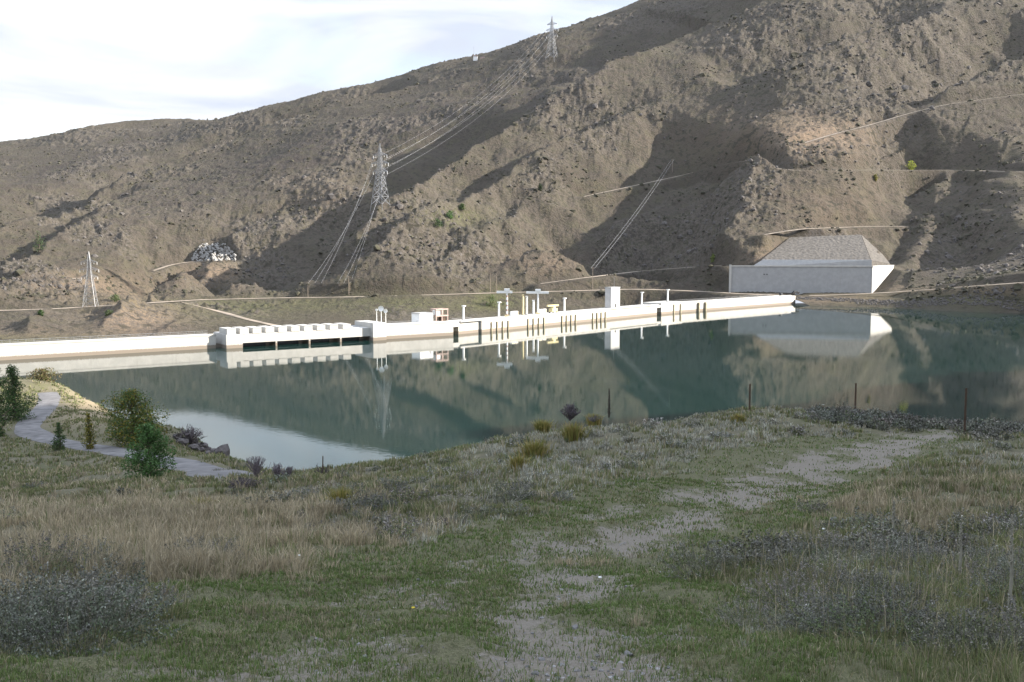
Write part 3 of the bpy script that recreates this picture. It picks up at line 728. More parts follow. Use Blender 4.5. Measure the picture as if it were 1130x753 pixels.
# intake cranes and columns
def tee_crane(pc, p0, p1, top, lab, mat, striped=False):
    b0 = on_dam(pc, -3.5, 4.5); s_ = mpp(pc); hgt = (275 - top) / 1130 * b0.y + H - 4.5
    th = thing('mast_crane', b0, lab, 'crane', 'mast cranes over the intakes')
    MB().bar((0, 0, 0), (0, 0, hgt), .42, .38, 8).build('mast', M['whitepaint'], th)
    MB().box((p0 - pc) * s_, (p1 - pc) * s_, -.5, .5, hgt - .55, hgt + .35).build('jib', mat, th)
    MB().box(-1.1, 1.1, -.8, .8, hgt + .352, hgt + 1.3).build('trolley', M['whitepaint'], th)
    MB().box(-.9, .9, -.9, .9, 0, .9).build('mast_base', M['cream'], th)
    MB().bar(((p1 - pc) * s_ * .8, 0, hgt - .55), ((p1 - pc) * s_ * .8, 0, hgt - 1.6), .09).build('hoist_rope', M['dark'], th)
    if striped:
        for k in range(5): MB().bar((0, 0, .6 + k * hgt / 5.5), (0, 0, 1.4 + k * hgt / 5.5), .45, .45, 8).build('stripe', M['redbrown'], th)
tee_crane(567, 555.5, 573, 322, 'white mast with dark bands under the shorter jib, left of the twin columns', M['whitepaint'], True)
tee_crane(601, 588, 613, 322.5, 'white mast crane with the longer flat jib, right of the twin columns', M['whitepaint'])
for px, top, lab, mt in ((582.5, 326.5, 'cream hoist column, the left and taller of the close pair', M['cream']), (586.6, 328, 'pale hoist column, the right one of the close pair', M['whitepaint']), (594, 332.5, 'short white hoist column between the close pair and the long jib crane', M['whitepaint'])):
    b0 = on_dam(px, -2.5, 4.5); hgt = (275 - top) / 1130 * b0.y + H - 4.5
    th = thing('hoist_column', b0, lab, 'column', 'hoist columns over the intakes')
    MB().bar((0, 0, 0), (0, 0, hgt), .45, .42, 8).build('column', mt, th); MB().box(-.7, .7, -.7, .7, 0, .6).build('base', M['steel'], th); MB().box(-.5, .5, -.5, .5, hgt, hgt + .5).build('cap', mt, th)
b0 = on_dam(617, -3.2, 4.5); s_ = mpp(617)
th = thing('yellow_crane', b0, 'small yellow crane with a flat boom parked on the crest', 'crane', None, DROT)
MB().box(-1.6, 1.8, -1.1, 1.1, .7, 2.2).build('body', M['yellow'], th, .05); MB().box(-.6, .7, -.9, .9, 2.2, 3.0).build('cab', M['cream'], th, .05)
MB().box(-3.6, 3.2, -.35, .35, 3.0, 3.75).build('boom', M['yellow'], th)
for ix in (-1.1, 1.2):
    for iy in (-1.0, 1.0): MB().bar((ix, iy - .15, .45), (ix, iy + .15, .45), .45, .45, 12).build('wheel', M['dark'], th)
for px in (574.5, 578, 604.5, 609):
    b0 = on_dam(px, -4.2, 4.5)
    th = thing('control_cabinet', b0, {574.5: 'pale cabinet on the crest just left of the twin columns', 578: 'second pale cabinet, touching the foot of the twin columns', 604.5: 'pale cabinet beside the foot of the long jib crane', 609: 'pale cabinet between the long jib crane and the yellow crane'}[px], 'cabinet', 'cabinets on the intake deck', DROT)
    MB().box(-.9, .9, -.6, .6, .15, 2.1).build('case', M['whitepaint'], th, .04); MB().box(-.8, .8, -.5, .5, 0, .15).build('plinth', M['wallgrey'], th); MB().box(-.75, .75, -.64, -.61, .3, 1.95).build('door', M['cream'], th)
# gate house and vehicle at the far end
b0 = on_dam(863, -1.0, 4.7)
th = thing('control_box', b0, 'small dark box on the parapet near the far end', 'box', None, DROT)
MB().box(-.9, .9, -.7, .7, .2, 1.9).build('case', M['dark'], th, .05); MB().box(-.7, .7, -.5, .5, 0, .2).build('plinth', M['wallgrey'], th)
q = P(879, 321.5, 618)
th = thing('parked_car', (q[0], q[1], 5.05), 'dark parked vehicle in front of the grey wall where the dam ends', 'vehicle', None, .25)
MB().prism([(-2.2, 0), (2.2, 0), (2.2, 1.8), (-2.2, 1.8)], .4, 1.1).build('body', M['dark'], th, .1)
mb = MB(); mb.v = [(-1.7, .1, 1.1), (1.3, .1, 1.1), (1.3, 1.7, 1.1), (-1.7, 1.7, 1.1), (-1.4, .25, 1.85), (.7, .25, 1.85), (.7, 1.55, 1.85), (-1.4, 1.55, 1.85)]; mb.f = [(4, 5, 6, 7), (0, 1, 5, 4), (1, 2, 6, 5), (2, 3, 7, 6), (3, 0, 4, 7)]; mb.build('cabin', M['dark'], th)
for ix in (-1.4, 1.4):
    for iy in (.05, 1.75): MB().bar((ix, iy - .1, .35), (ix, iy + .1, .35), .36, .36, 12).build('wheel', M['rust'], th)

# ------------------------------------------------------------------ the big retaining block on the far bank
th = thing('retaining_wall', (0, 0, 0), 'huge grey concrete retaining block with one bright side wall at the hill foot', 'retaining wall')
A, B, Cc = WALL_A[:2], WALL_B[:2], WALL_C[:2]; un = (B - A) / np.linalg.norm(B - A); nb = np.array([-un[1], un[0]])
TOPZ = P(880, 294.6, 641)[2]
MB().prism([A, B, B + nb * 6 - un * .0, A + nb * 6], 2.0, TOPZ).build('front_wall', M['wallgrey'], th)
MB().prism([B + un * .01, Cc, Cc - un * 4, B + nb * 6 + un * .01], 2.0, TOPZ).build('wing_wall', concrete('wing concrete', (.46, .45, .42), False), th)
MB().prism([A - nb * .35 - un * .35, B - nb * .35 + un * .2, B + nb * 1.0, A + nb * 1.0 - un * .35], TOPZ, TOPZ + .75).build('coping', C_, th)
ctop = Cc + (Cc - B) * .0
MB().prism([B + un * .25 - nb * .3, Cc + un * .3, Cc - un * 1.2, B - un * 1.0 + nb * 1.2], TOPZ + .003, TOPZ + .72).build('wing_coping', C_, th)
MB().box(A[0] - .9, A[0] + .3, A[1] - .8, A[1] + .6, 3.0, TOPZ + 1.3).build('corner_pilaster', C_, th)
A2, B2 = np.array(P(828, 290, 655)[:2]), np.array(P(962, 290, 645)[:2]); A3 = np.array(P(842, 286, 656)[:2])
mb = MB(); zb = TOPZ - 1; zt = P(880, 286.8, 652)[2]
mb.v = [(A2[0], A2[1], zb), (B2[0], B2[1], zb), (B2[0], B2[1], zt), (A3[0], A3[1], zt)]; mb.v += [(p[0] + nb[0] * 3, p[1] + nb[1] * 3, p[2]) for p in mb.v]
mb.f = [(0, 1, 2, 3), (7, 6, 5, 4), (0, 4, 5, 1), (1, 5, 6, 2), (2, 6, 7, 3), (3, 7, 4, 0)]; mb.build('upper_wall', M['wallgrey'], th)
w0 = A + un * 40 * (842 - 806) / 156 * 2.2 / 2.2
for (f, zz) in ((.24, 16.2), (.26, 16.2)):
    c0 = A + (B - A) * f - nb * .12; MB().box(c0[0] - .35, c0[0] + .35, c0[1] - .1, c0[1] + .1, zz - .35, zz + .3).build('drain_opening', M['dark'], th)
# stone facing above it
def quadpatch(name, c4, mat, nu=60, nv=30, amp=.5, thick=4):
    a, b_, c_, d_ = [np.array(p) for p in c4]; U, Vv = np.meshgrid(np.linspace(0, 1, nu), np.linspace(0, 1, nv))
    Pt = (a * ((1 - U) * (1 - Vv))[..., None] + b_ * (U * (1 - Vv))[..., None] + c_ * (U * Vv)[..., None] + d_ * ((1 - U) * Vv)[..., None]).reshape(-1, 3)
    Pt[:, 2] += amp * fbm(Pt[:, 0] / 2.0, Pt[:, 1] / 2.0, 3, 303)
    nP = len(Pt); bot = Pt.copy(); bot[:, 2] -= thick; ii = np.arange(nP).reshape(nv, nu)
    Q = np.c_[ii[:-1, :-1].ravel(), ii[:-1, 1:].ravel(), ii[1:, 1:].ravel(), ii[1:, :-1].ravel()]
    ring = np.r_[ii[0, :], ii[1:, -1], ii[-1, -2::-1], ii[-2:0:-1, 0]]; r2 = np.roll(ring, -1)
    sideq = np.c_[r2, ring, ring + nP, r2 + nP]
    return mesh_np(name, np.r_[Pt, bot], np.r_[Q, Q[:, ::-1] + nP, sideq], smooth=False)
M['facing'] = simple('stone facing', (.082, .074, .064), .95, .4, .6, 0, .3)
sl = link('stone_slope', quadpatch('stone_slope', [P(840, 287.2, 657), P(961, 287.2, 647), P(950, 259, 700), P(872, 262, 702)], M['facing'], 90, 50, .22), M['facing'])
tag(sl, 'stone pitched grey slope directly above the grey retaining block', 'stone slope')
sl = link('stone_slope', quadpatch('stone_slope', [P(961.4, 287.2, 647), P(982, 291, 668), P(974, 281, 690), P(950.4, 259, 700)], M['facing'], 40, 50, .22), M['facing'])
tag(sl, 'narrow sunlit triangle of stone pitching above the bright side wall', 'stone slope')

# ------------------------------------------------------------------ pylons and wires
def on_far(px, py, d0=480, d1=2000): return Vector(raycast(zfar, px, py, d0, d1, 420))
def make_pylon():
    root = thing('pylon', (0, 0, 0), 'x', 'pylon', 'steel lattice pylons')
    HW = [(0, 5.0), (12, 3.5), (24, 2.0), (30, 1.35), (38, 1.0), (45, .12)]
    def hw(z): return float(np.interp(z, [a for a, _ in HW], [b_ for _, b_ in HW]))
    for sx in (-1, 1):
        for sy in (-1, 1):
            mb = MB(); prev = (sx * 5.6, sy * 5.6, -5.0)
            for z, h in HW: mb.bar(prev, (sx * h, sy * h, z), .19, .17); prev = (sx * h, sy * h, z)
            mb.build('leg', M['steel'], root)
    mb = MB(); zs = [0, 6, 11.5, 16, 20, 23.5, 26.5, 29, 31.5, 34, 36.5, 39, 41.5]
    for z0, z1 in zip(zs[:-1], zs[1:]):
        a, c_ = hw(z0), hw(z1)
        for ax in range(4):
            f = [lambda u, v: (u, -v), lambda u, v: (v, u), lambda u, v: (-u, v), lambda u, v: (-v, -u)][ax]
            mb.bar((*f(-a, a), z0), (*f(c_, c_), z1), .14); mb.bar((*f(a, a), z0), (*f(-c_, c_), z1), .14); mb.bar((*f(-c_, c_), z1), (*f(c_, c_), z1), .13)
    mb.build('bracing', M['steel'], root)
    for z, ln in ((36.5, 6.2), (30.5, 7.4), (24.5, 6.4)):
        for s in (-1, 1):
            h = hw(z); mb = MB()
            for sy in (-1, 1):
                mb.bar((s * h, sy * h, z), (s * ln, 0, z), .19); mb.bar((s * h * .9, sy * h * .9, z + 2.0), (s * ln, 0, z), .17)
                for k in (.33, .66): mb.bar((s * (h + (ln - h) * k), sy * h * (1 - k), z), (s * (h + (ln - h) * k), sy * h * .9 * (1 - k), z + 2 * (1 - k)), .08)
            arm = mb.build('crossarm', M['steel'], root)
            MB().bar((s * ln, 0, z), (s * ln, 0, z - 2.2), .16, .16, 6).build('insulator', M['whitepaint'], arm); MB().bar((s * ln * .62, 0, z), (s * ln * .62, 0, z - 1.6), .12, .12, 6).build('insulator', M['whitepaint'], arm)
    return root
pyl = make_pylon()
PY = []
for i, (px, py, d0, d1, top, lab, rz) in enumerate(((420, 226, 600, 900, 160, 'steel lattice pylon halfway up the hill, wires fanning from its arms', -.5), (609, 65, 950, 1350, 20, 'distant steel lattice pylon standing against the sky on the ridge', -.5), (100, 339, 480, 640, 278, 'smaller bright pylon low on the hill behind the left end of the dam', .12))):
    o = pyl if i == 0 else copy_tree(pyl); g0 = on_far(px, py, d0, d1)
    hgt = (py - top) / 1130 * g0.y; o.location = g0; o.scale = (hgt / 45,) * 3; o.rotation_euler = (0, 0, rz); o['label'] = lab; PY.append((g0, hgt / 45, rz))
def arm_pt(i, s, z, ln):
    g0, k, rz = PY[i]; return g0 + Vector((math.cos(rz) * s * ln * k, math.sin(rz) * s * ln * k, (z - 2.2) * k))
def cable(a, b_, sag, r, lab, grp, n=26):
    mb = MB(); pts_ = [a.lerp(b_, i / n) - Vector((0, 0, sag * 4 * (i / n) * (1 - i / n))) for i in range(n + 1)]
    mb.tube(pts_, r, 4); tag(mb.build('overhead_wire', M['cable']), lab, 'wire', grp)
foot = on_far(363, 326, 520, 760)
for s in (-1, 1):
    for z, ln in ((36.5, 6.2), (30.5, 7.4), (24.5, 6.4)):
        cable(arm_pt(0, s, z, ln), arm_pt(1, s, z, ln), 16, .03, 'pale wire sagging up the hill between the middle pylon and the ridge pylon', 'wires up to the ridge pylon')
        cable(arm_pt(0, s, z, ln), foot + Vector((s * 9 + (z - 30) * .6, (z - 30) * .4, 7.5)), 5, .03, 'pale wire dropping from the middle pylon towards the road behind the spillway', 'wires down to the dam')
th = thing('wire_gantry', foot, 'thin wooden gantry by the road where the wires come down', 'gantry')
for s in (-1, 1): MB().bar((s * 13, 0, -3), (s * 13, 0, 8), .16, .14, 6).build('post', M['wood'], th)
MB().box(-13.5, 13.5, -.12, .12, 7.4, 7.65).build('beam', M['wood'], th)
for px, py, hp, lab in ((541, 323, 22, 'wooden pole by the road, left of a close pair above the cranes'), (548, 322.5, 20, 'wooden pole by the road, right of a close pair above the cranes'), (654, 319, 24, 'wooden pole where two bright wires start uphill'), (742, 190, 14, 'wooden pole at the upper end of the two bright wires'), (447, 218, 9, 'short pole on the sunlit spur right of the middle pylon'), (385, 325, 20, 'wooden pole by the road under the dropping wires')):
    g0 = on_far(px, py); hh = hp / 1130 * g0.y
    th = thing('utility_pole', g0, lab, 'utility pole', 'wooden poles on the hillside')
    MB().bar((0, 0, -2), (0, 0, hh), .22, .16, 6).build('pole', M['wood'], th); MB().box(-1.3, 1.3, -.12, .12, hh - .9, hh - .65).build('crossarm', M['wood'], th)
    if px == 654: pa_ = g0 + Vector((0, 0, hh - .6))
    if px == 742: pb_ = g0 + Vector((0, 0, hh - .6))
for s in (-1.2, 1.2): cable(pa_ + Vector((s, 0, 0)), pb_ + Vector((s, 0, 0)), 3, .05, 'bright straight wire climbing the shaded slope above the white tower', 'two wires above the white tower')
# summit hut and mast
g0 = on_far(527, 66, 900, 2300)
th = thing('summit_hut', g0, 'tiny red and white hut on the skyline beside a thin mast', 'hut'); MB().box(-6, 0, -3, 3, -2, 4).build('wall', M['whitepaint'], th)
MB().prism([(-6.3, -3.3), (.3, -3.3), (.3, 3.3), (-6.3, 3.3)], 4, 5.2).build('roof', M['redbrown'], th); MB().box(4, 10, -3, 3, -2, 3.5).build('annex', M['redbrown'], th)
g1 = on_far(523, 67, 900, 2300)
tag(MB().bar((g1.x, g1.y, g1.z - 3), (g1.x, g1.y, g1.z + 20), .35, .18, 6).build('radio_mast', M['steel']), 'thin dark mast on the skyline left of the tiny red hut', 'mast')

# ------------------------------------------------------------------ rocks and scrub scattered on the hillside
def ico(sub=1):
    import bmesh
    bm = bmesh.new(); bmesh.ops.create_icosphere(bm, subdivisions=sub, radius=1); v = np.array([p.co[:] for p in bm.verts]); f = np.array([[p.index for p in q.verts] for q in bm.faces]); bm.free(); return v, f
IV, IF = ico(1); IV2, IF2 = ico(2)
def lump(V, k, sharp=.35):
    n_ = fbm(V[:, 0] * 1.3 + 7 * k, V[:, 1] * 1.3 + 3 * V[:, 2] + 5 * k, 3, 400 + k); return V * (1 + sharp * n_)[:, None]
def scatter_lumps(name, pos, size, mat, flat=.7, sharp=.5, sub=1, cols=None):
    V0, F0 = (IV, IF) if sub == 1 else (IV2, IF2); n = len(pos); Vs = []; 
    protos = np.stack([lump(V0, k, sharp) for k in range(8)]); pk = rng.integers(0, 8, n)
    ang = rng.uniform(0, 2 * np.pi, n); ca, sa = np.cos(ang), np.sin(ang); b_ = protos[pk] * size[:, None, None] * rng.uniform(.7, 1.3, (n, 1, 3)); b_[:, :, 2] *= flat
    X = b_[:, :, 0] * ca[:, None] - b_[:, :, 1] * sa[:, None]; Y = b_[:, :, 0] * sa[:, None] + b_[:, :, 1] * ca[:, None]
    V = np.stack([X, Y, b_[:, :, 2]], -1) + pos[:, None, :]; F = F0[None] + (np.arange(n) * len(V0))[:, None, None]
    me = mesh_np(name, V.reshape(-1, 3), None, F.reshape(-1, 3), cols=None if cols is None else np.repeat(cols, len(V0), 0))
    return link(name, me, mat)
gi = rng.integers(0, NC * NR, 120000); wgt = RK[gi] ** 2 * (Zg[gi] > 8) * (Xg.ravel()[gi] > -900) * np.where(pxg[gi] > -60, 1, 0) * (pxg[gi] < 1190) * (pyg[gi] > -30) * (Yg.ravel()[gi] < 1500)
sel = gi[rng.random(len(gi)) < wgt * .42]
pos = np.c_[Xg.ravel()[sel], Yg.ravel()[sel], Zg[sel]] + rng.normal(0, .4, (len(sel), 3)) * [1, 1, .1]
keepd = np.array([min(polydist(pos[:, 0], pos[:, 1], ROADPL[k][0])[0][i] for k in ('main', 'bench')) > 5 for i in range(len(pos))]) if len(pos) < 200 else np.minimum.reduce([polydist(pos[:, 0], pos[:, 1], ROADPL[k][0])[0] for k in ROADPL]) > 5
ppx, ppy = proj(pos[:, 0], pos[:, 1], pos[:, 2]); pos = pos[keepd & ~((ppx > 795) & (ppx < 1000) & (ppy > 255))]; sz = rng.lognormal(-.3, .5, len(pos)) * 1.0
tag(scatter_lumps('hillside_rocks', pos, sz, M['rock'], .9), 'grey schist outcrops and boulders strewn over the slopes', 'rocks', None, 'stuff')
wgt = (.08 + 1.3 * sstep(-.05, .5, fbm(Xg.ravel()[gi] / 60, Yg.ravel()[gi] / 60, 4, 77)) ** 1.5) * (Zg[gi] > 4) * (pxg[gi] > -60) * (pxg[gi] < 1190) * (pyg[gi] > -30) * (Yg.ravel()[gi] < 1700)
sel = gi[rng.random(len(gi)) < wgt * .5]; pos = np.c_[Xg.ravel()[sel], Yg.ravel()[sel], Zg[sel]] + rng.normal(0, .6, (len(sel), 3)) * [1, 1, .05]
pos = pos[np.minimum.reduce([polydist(pos[:, 0], pos[:, 1], ROADPL[k][0])[0] for k in ROADPL]) > 4]
ppx, ppy = proj(pos[:, 0], pos[:, 1], pos[:, 2]); pos = pos[~((ppx > 795) & (ppx < 1000) & (ppy > 255))]
M['scrub'] = simple('dry scrub', (.045, .042, .026), .95, .4, .15)
tag(scatter_lumps('hillside_scrub', pos, rng.lognormal(-.15, .45, len(pos)), M['scrub'], .8, .7), 'dark low scrub dotted over the tan slopes', 'scrub', None, 'stuff')
# heap of pale quarried rock
pp = []
for k in range(420):
    a, b_ = rng.uniform(211, 260), rng.uniform(270, 289)
    if abs(a - 236) / 25 + (289 - b_) / 30 < 1.15: pp.append(on_far(a, b_, 560, 900)[:])
pp = np.array(pp); pp[:, 2] += .9
tag(scatter_lumps('quarried_rocks', pp, rng.uniform(.3, 1.15, len(pp)), M['palerock'], .9, .5), 'heap of pale quarried rock on a bench above the pylon', 'rock heap', None, 'stuff')
# shore riprap
pp = []
for k in range(1100):
    a = rng.uniform(879, 1180); w_ = np.interp(a, [880, 1000, 1130, 1180], [335, 340.5, 345.5, 348]); D_ = water_pt(a, w_)[1]
    q = P(a, w_, D_ + rng.uniform(-2, 8)); pp.append((q[0], q[1], float(zfar(np.array([q[0]]), np.array([q[1]]))[0])))
pp = np.array(pp)
tag(scatter_lumps('shore_rocks', pp, rng.uniform(.35, .85, len(pp)), M['rock'], .8, .5), 'band of dark rip rap along the far shore', 'rocks', None, 'stuff')

# ------------------------------------------------------------------ trees
def leaf_cloud(centres, n, size, pal, up=.3):
    """n leaf quads around weighted clump centres (cx,cy,cz,rx,rz)"""
    c = np.array(centres); w = c[:, 3] ** 2; k = rng.choice(len(c), n, p=w / w.sum()); d = rng.normal(0, 1, (n, 3)); d /= np.linalg.norm(d, axis=1)[:, None]; r = rng.uniform(.25, 1, n) ** .5
    p = c[k, :3] + d * r[:, None] * np.c_[c[k, 3], c[k, 3], c[k, 4]]
    nrm = d + rng.normal(0, .6, (n, 3)); nrm[:, 2] += up; nrm /= np.linalg.norm(nrm, axis=1)[:, None]
    t1 = np.cross(nrm, rng.normal(0, 1, (n, 3))); t1 /= np.linalg.norm(t1, axis=1)[:, None]; t2 = np.cross(nrm, t1)
    s = size * rng.uniform(.6, 1.3, n)[:, None]
    V = np.stack([p - t1 * s, p + t2 * s * .5, p + t1 * s, p - t2 * s * .5], 1)
    pal = np.array(pal); cc = pal[rng.integers(0, len(pal), n)] * rng.uniform(.75, 1.25, (n, 1))
    return V.reshape(-1, 3), np.arange(n * 4).reshape(n, 4), np.repeat(cc, 4, 0)
def tree(name, px, base, top, D, width_px, pal, lab, cat, zf, kind='oval', group=None, leaf=.07, nleaf=5000, low=.05):
    x, y, _ = P(px, base, D); z = float(zf(np.array([x]), np.array([y]))[0]); s_ = D / 1130; h = (base - top) * s_; w_ = width_px * s_ / 2
    th = thing(name, (x, y, z - .05), lab, cat, group)
    tips = []; mb = MB(); mb.tube([(0, 0, -.2), (.03 * h, 0, h * .35), (-.02 * h, .02 * h, h * .7), (0, 0, h * .95)], [h * .03, h * .024, h * .015, h * .005], 7)
    cl = []
    nb_ = 26 if kind != 'spire' else 22
    for i in range(nb_):
        f = low + (1 - low) * (i + random.random()) / nb_
        if kind == 'oval': prof = math.sin(math.pi * min(1, .18 + .8 * f)) ** .7
        elif kind == 'cone': prof = max(.12, (1 - f) ** .8) * min(1, .5 + f * 4)
        else: prof = .8 * max(.2, 1 - abs(f - .4) * 1.5)
        a = i * 2.4 + random.random(); r = w_ * prof * random.uniform(.55, 1.0)
        tip = (math.cos(a) * r, math.sin(a) * r, h * f); st = (0, 0, max(.05, h * (f - .12)))
        mb.tube([st, ((st[0] + tip[0]) * .5, (st[1] + tip[1]) * .5, (st[2] + tip[2]) * .5 - .02 * h), tip], [h * .011, h * .008, h * .003], 4)
        rr_ = w_ * random.uniform(.22, .40) * (.5 + .5 * prof); cl.append((tip[0] * .86, tip[1] * .86, tip[2], rr_, rr_ * random.uniform(.7, 1.3)))
        cl.append((tip[0] * .4, tip[1] * .4, tip[2] * .97, rr_, rr_))
    for j in range(4): cl.append((random.uniform(-.1, .1) * w_, 0, h * (.9 + .03 * j), w_ * .13, h * .05))
    mb.build('trunk', M['bark'], th)
    V, Q, cc = leaf_cloud(cl, nleaf, leaf, pal); link('crown', mesh_np('crown', V, Q, cols=cc), M['leaf'], th)
    return th
GREEN = [(.06, .125, .035), (.075, .15, .045), (.10, .17, .065), (.05, .10, .03)]
DKYEL = [(.06, .10, .03), (.08, .115, .03), (.13, .14, .03), (.20, .16, .03), (.05, .085, .025)]
YEL = [(.20, .16, .02), (.14, .13, .025), (.08, .10, .025)]
MIDG = [(.045, .08, .025), (.06, .10, .03), (.04, .07, .03)]
tree('young_tree', 166, 553, 479, 46, 56, GREEN, 'bushy bright green young tree nearest the viewer, below the gravel path', 'tree', znear, 'oval', 'young trees by the gravel path', .055, 7000, .02)
tree('young_tree', 147, 495, 434, 72, 80, DKYEL, 'broad dark green tree with yellowing leaves between path and lake', 'tree', znear, 'oval', 'young trees by the gravel path', .08, 9000, .02)
tree('young_tree', 16, 468, 408, 92, 66, MIDG, 'dark green tree with a pointed top at the left, above the path bend', 'tree', znear, 'cone', 'young trees by the gravel path', .09, 5000, .03)
tree('young_tree', -4, 500, 412, 80, 34, MIDG, 'green tree cut by the left edge of the photo', 'tree', znear, 'oval', 'young trees by the gravel path', .08, 4500, .03)
tree('young_tree', 66, 498, 466, 72, 26, MIDG, 'small thin green sapling beside the path bend', 'tree', znear, 'cone', 'young trees by the gravel path', .06, 1300, .03)
tree('young_tree', 99, 498, 456, 71, 22, YEL, 'small sapling with golden yellow lower leaves beside the path', 'tree', znear, 'cone', 'young trees by the gravel path', .06, 1300, .05)
tree('young_tree', 141, 552, 530, 47, 12, GREEN, 'tiny green sapling at the foot of the bright green tree', 'tree', znear, 'cone', 'young trees by the gravel path', .05, 350, .03)
tree('lakeside_bush', 48, 436, 424, 128, 36, [(.13, .10, .05), (.08, .09, .03), (.16, .13, .07)], 'brownish bush on the tip of the bank', 'bush', znear, 'oval', 'bushes along the lake bank', .12, 1500, .02)
FB = 'bushes on the far hillside'
for px, py, top, wd, pal, lab in ((43, 279, 257, 17, MIDG, 'green tree alone on the far left of the brown hillside'), (1005, 188, 178, 13, [(.40, .42, .05), (.30, .36, .05)], 'bright yellow green bush on the bench road'), (787, 289, 280, 7, [(.16, .20, .05)], 'small pale green bush left above the grey retaining block'),
     (966, 200, 193, 6, [(.18, .17, .04)], 'small yellowish bush just below the bench road'), (482, 250, 240, 14, MIDG, 'green bush low in the gully right of the middle pylon'), (496, 240, 232, 12, GREEN, 'second green bush higher in the gully'), (510, 231, 225, 9, MIDG, 'highest green bush in the gully'), (596, 211, 203, 6, [(.03, .045, .02)], 'single dark bush in the middle of the open slope'),
     (543, 338, 326, 20, [(.10, .14, .05), (.08, .11, .04)], 'green shrub between the road and the intake cranes'), (127, 332, 325, 14, [(.09, .12, .05)], 'olive bush right of the left pylon'), (46, 374, 368, 8, MIDG, 'small green bush behind the left part of the dam'), (120, 347, 341, 12, [(.07, .09, .04)], 'low dark olive bush under the left pylon')):
    g0 = on_far(px, py)
    tree('hillside_bush', px, py, top, g0.y, wd, pal, lab, 'bush', zfar, 'oval', FB, .5 if top < 300 else .4, 420, .0)

# ------------------------------------------------------------------ boulders on the lake bank
grp = 'boulders along the lake bank'
BB = [(196, 484), (203, 487), (209, 489), (215, 491), (220, 493), (226, 495), (231, 497), (236, 499), (241, 501), (213, 495), (222, 498), (230, 502), (200, 490), (245, 503)]
for i, (px, py) in enumerate(BB):
    g0 = raycast(znear, px, py, 60, 120, 300); o = scatter_lumps('boulder', np.zeros((1, 3)), np.array([random.uniform(.22, .5)]), M['bankrock'], .8, .6, 2); o.location = (g0[0], g0[1], g0[2] + .1)
    tag(o, 'dark jagged boulder in the row along the lake bank', 'boulder', grp)

# ------------------------------------------------------------------ fence posts, stalks
for px, top, bot, D, lab in ((827, 424.5, 458, 42, 'thin rusty fence post, leftmost of three along the crest'), (943.5, 423.5, 458, 42, 'thin rusty fence post in the middle, beside the dark mat of scrub'), (1064.5, 429, 473, 35.5, 'thin rusty fence post standing in the dark scrub, rightmost of three')):
    x, y, _ = P(px, bot, D); z = float(znear(np.array([x]), np.array([y]))[0]); hh = (275 - top) / 1130 * D + H - z
    th = thing('fence_post', (x, y, z), lab, 'fence post', 'steel fence posts along the crest')
    mb = MB(); mb.box(-.035, .035, -.008, .008, -.4, hh); mb.box(-.007, .007, .0081, .045, -.4, hh); mb.build('stake', M['rust'], th)
# ------------------------------------------------------------------ grasses and thyme of the near slope
def gsum(px, py, L):
    r = 0
    for cx, cy, sx, sy, a in L: r = r + a * np.exp(-((px - cx) / sx) ** 2 - ((py - cy) / sy) ** 2)
    return r
Z_DRY = [(120,605,200,42,1.1),(330,640,55,55,.8),(260,575,120,20,.7),(640,640,45,50,.55),(700,690,60,40,.3),(420,600,70,30,.4),(1000,560,150,22,.4),(250,660,120,30,.35)]
Z_THY = [(90,705,170,58,1.3),(330,720,60,40,.4),(860,680,200,50,1.2),(1030,650,170,50,1.2),(1000,610,150,25,.8),(450,565,140,32,.8),(360,540,80,20,.5),(740,500,130,28,.5),(1080,730,120,50,.9),(600,560,80,25,.4),(760,720,90,30,.8)]
Z_PALE = [(700,490,150,32,.9),(620,520,90,30,.6),(830,480,120,25,.6),(760,700,90,35,.5),(1080,500,70,20,.6),(480,590,60,20,.4)]
Z_DARK = [(1010,467,65,7,1.4),(930,461,30,5,1.0),(1105,478,40,8,1.2),(1020,640,150,40,.5),(60,730,120,40,.5),(690,478,40,8,.6),(830,462,70,4,.6)]
def sample(n, d0, d1, p0=-70, p1=1200, pw=1.0):
    u_ = rng.random(n); e = 2 - pw
    D = (d0 ** e + u_ * (d1 ** e - d0 ** e)) ** (1 / e) if abs(e) > 1e-6 else d0 * (d1 / d0) ** u_
    px = rng.uniform(p0, p1, n); return (px - 565) / 1130 * D, D
def masks(x, y):
    z, d, tf = znear(x, y, True); px, py = proj(x, y, z)
    return z, d, tf, gsum(px, py, Z_DRY), gsum(px, py, Z_THY), gsum(px, py, Z_PALE), gsum(px, py, Z_DARK), px, py
def blade_mesh(p, h, w, az, lean, col):
    n = len(p); ca, sa = np.cos(az), np.sin(az); dr = np.c_[ca, sa, np.zeros(n)]; wa = az + np.pi / 2 + rng.normal(0, .7, n); s = np.c_[np.cos(wa), np.sin(wa), np.zeros(n)] * (w / 2)[:, None]
    up = np.array([0, 0, 1.0]); mid = p + up * (h * .6)[:, None] + dr * (h * lean * .35)[:, None]; tip = p + up * (h * np.sqrt(np.maximum(.1, 1 - .8 * np.minimum(lean, 1) ** 2)))[:, None] + dr * (h * lean)[:, None]
    V = np.stack([p - s, p + s, mid + s * .75, mid - s * .75, tip], 1).reshape(-1, 3); b = np.arange(n) * 5
    return V, np.c_[b, b + 1, b + 2, b + 3], np.c_[b + 3, b + 2, b + 4], np.repeat(col, 5, 0)
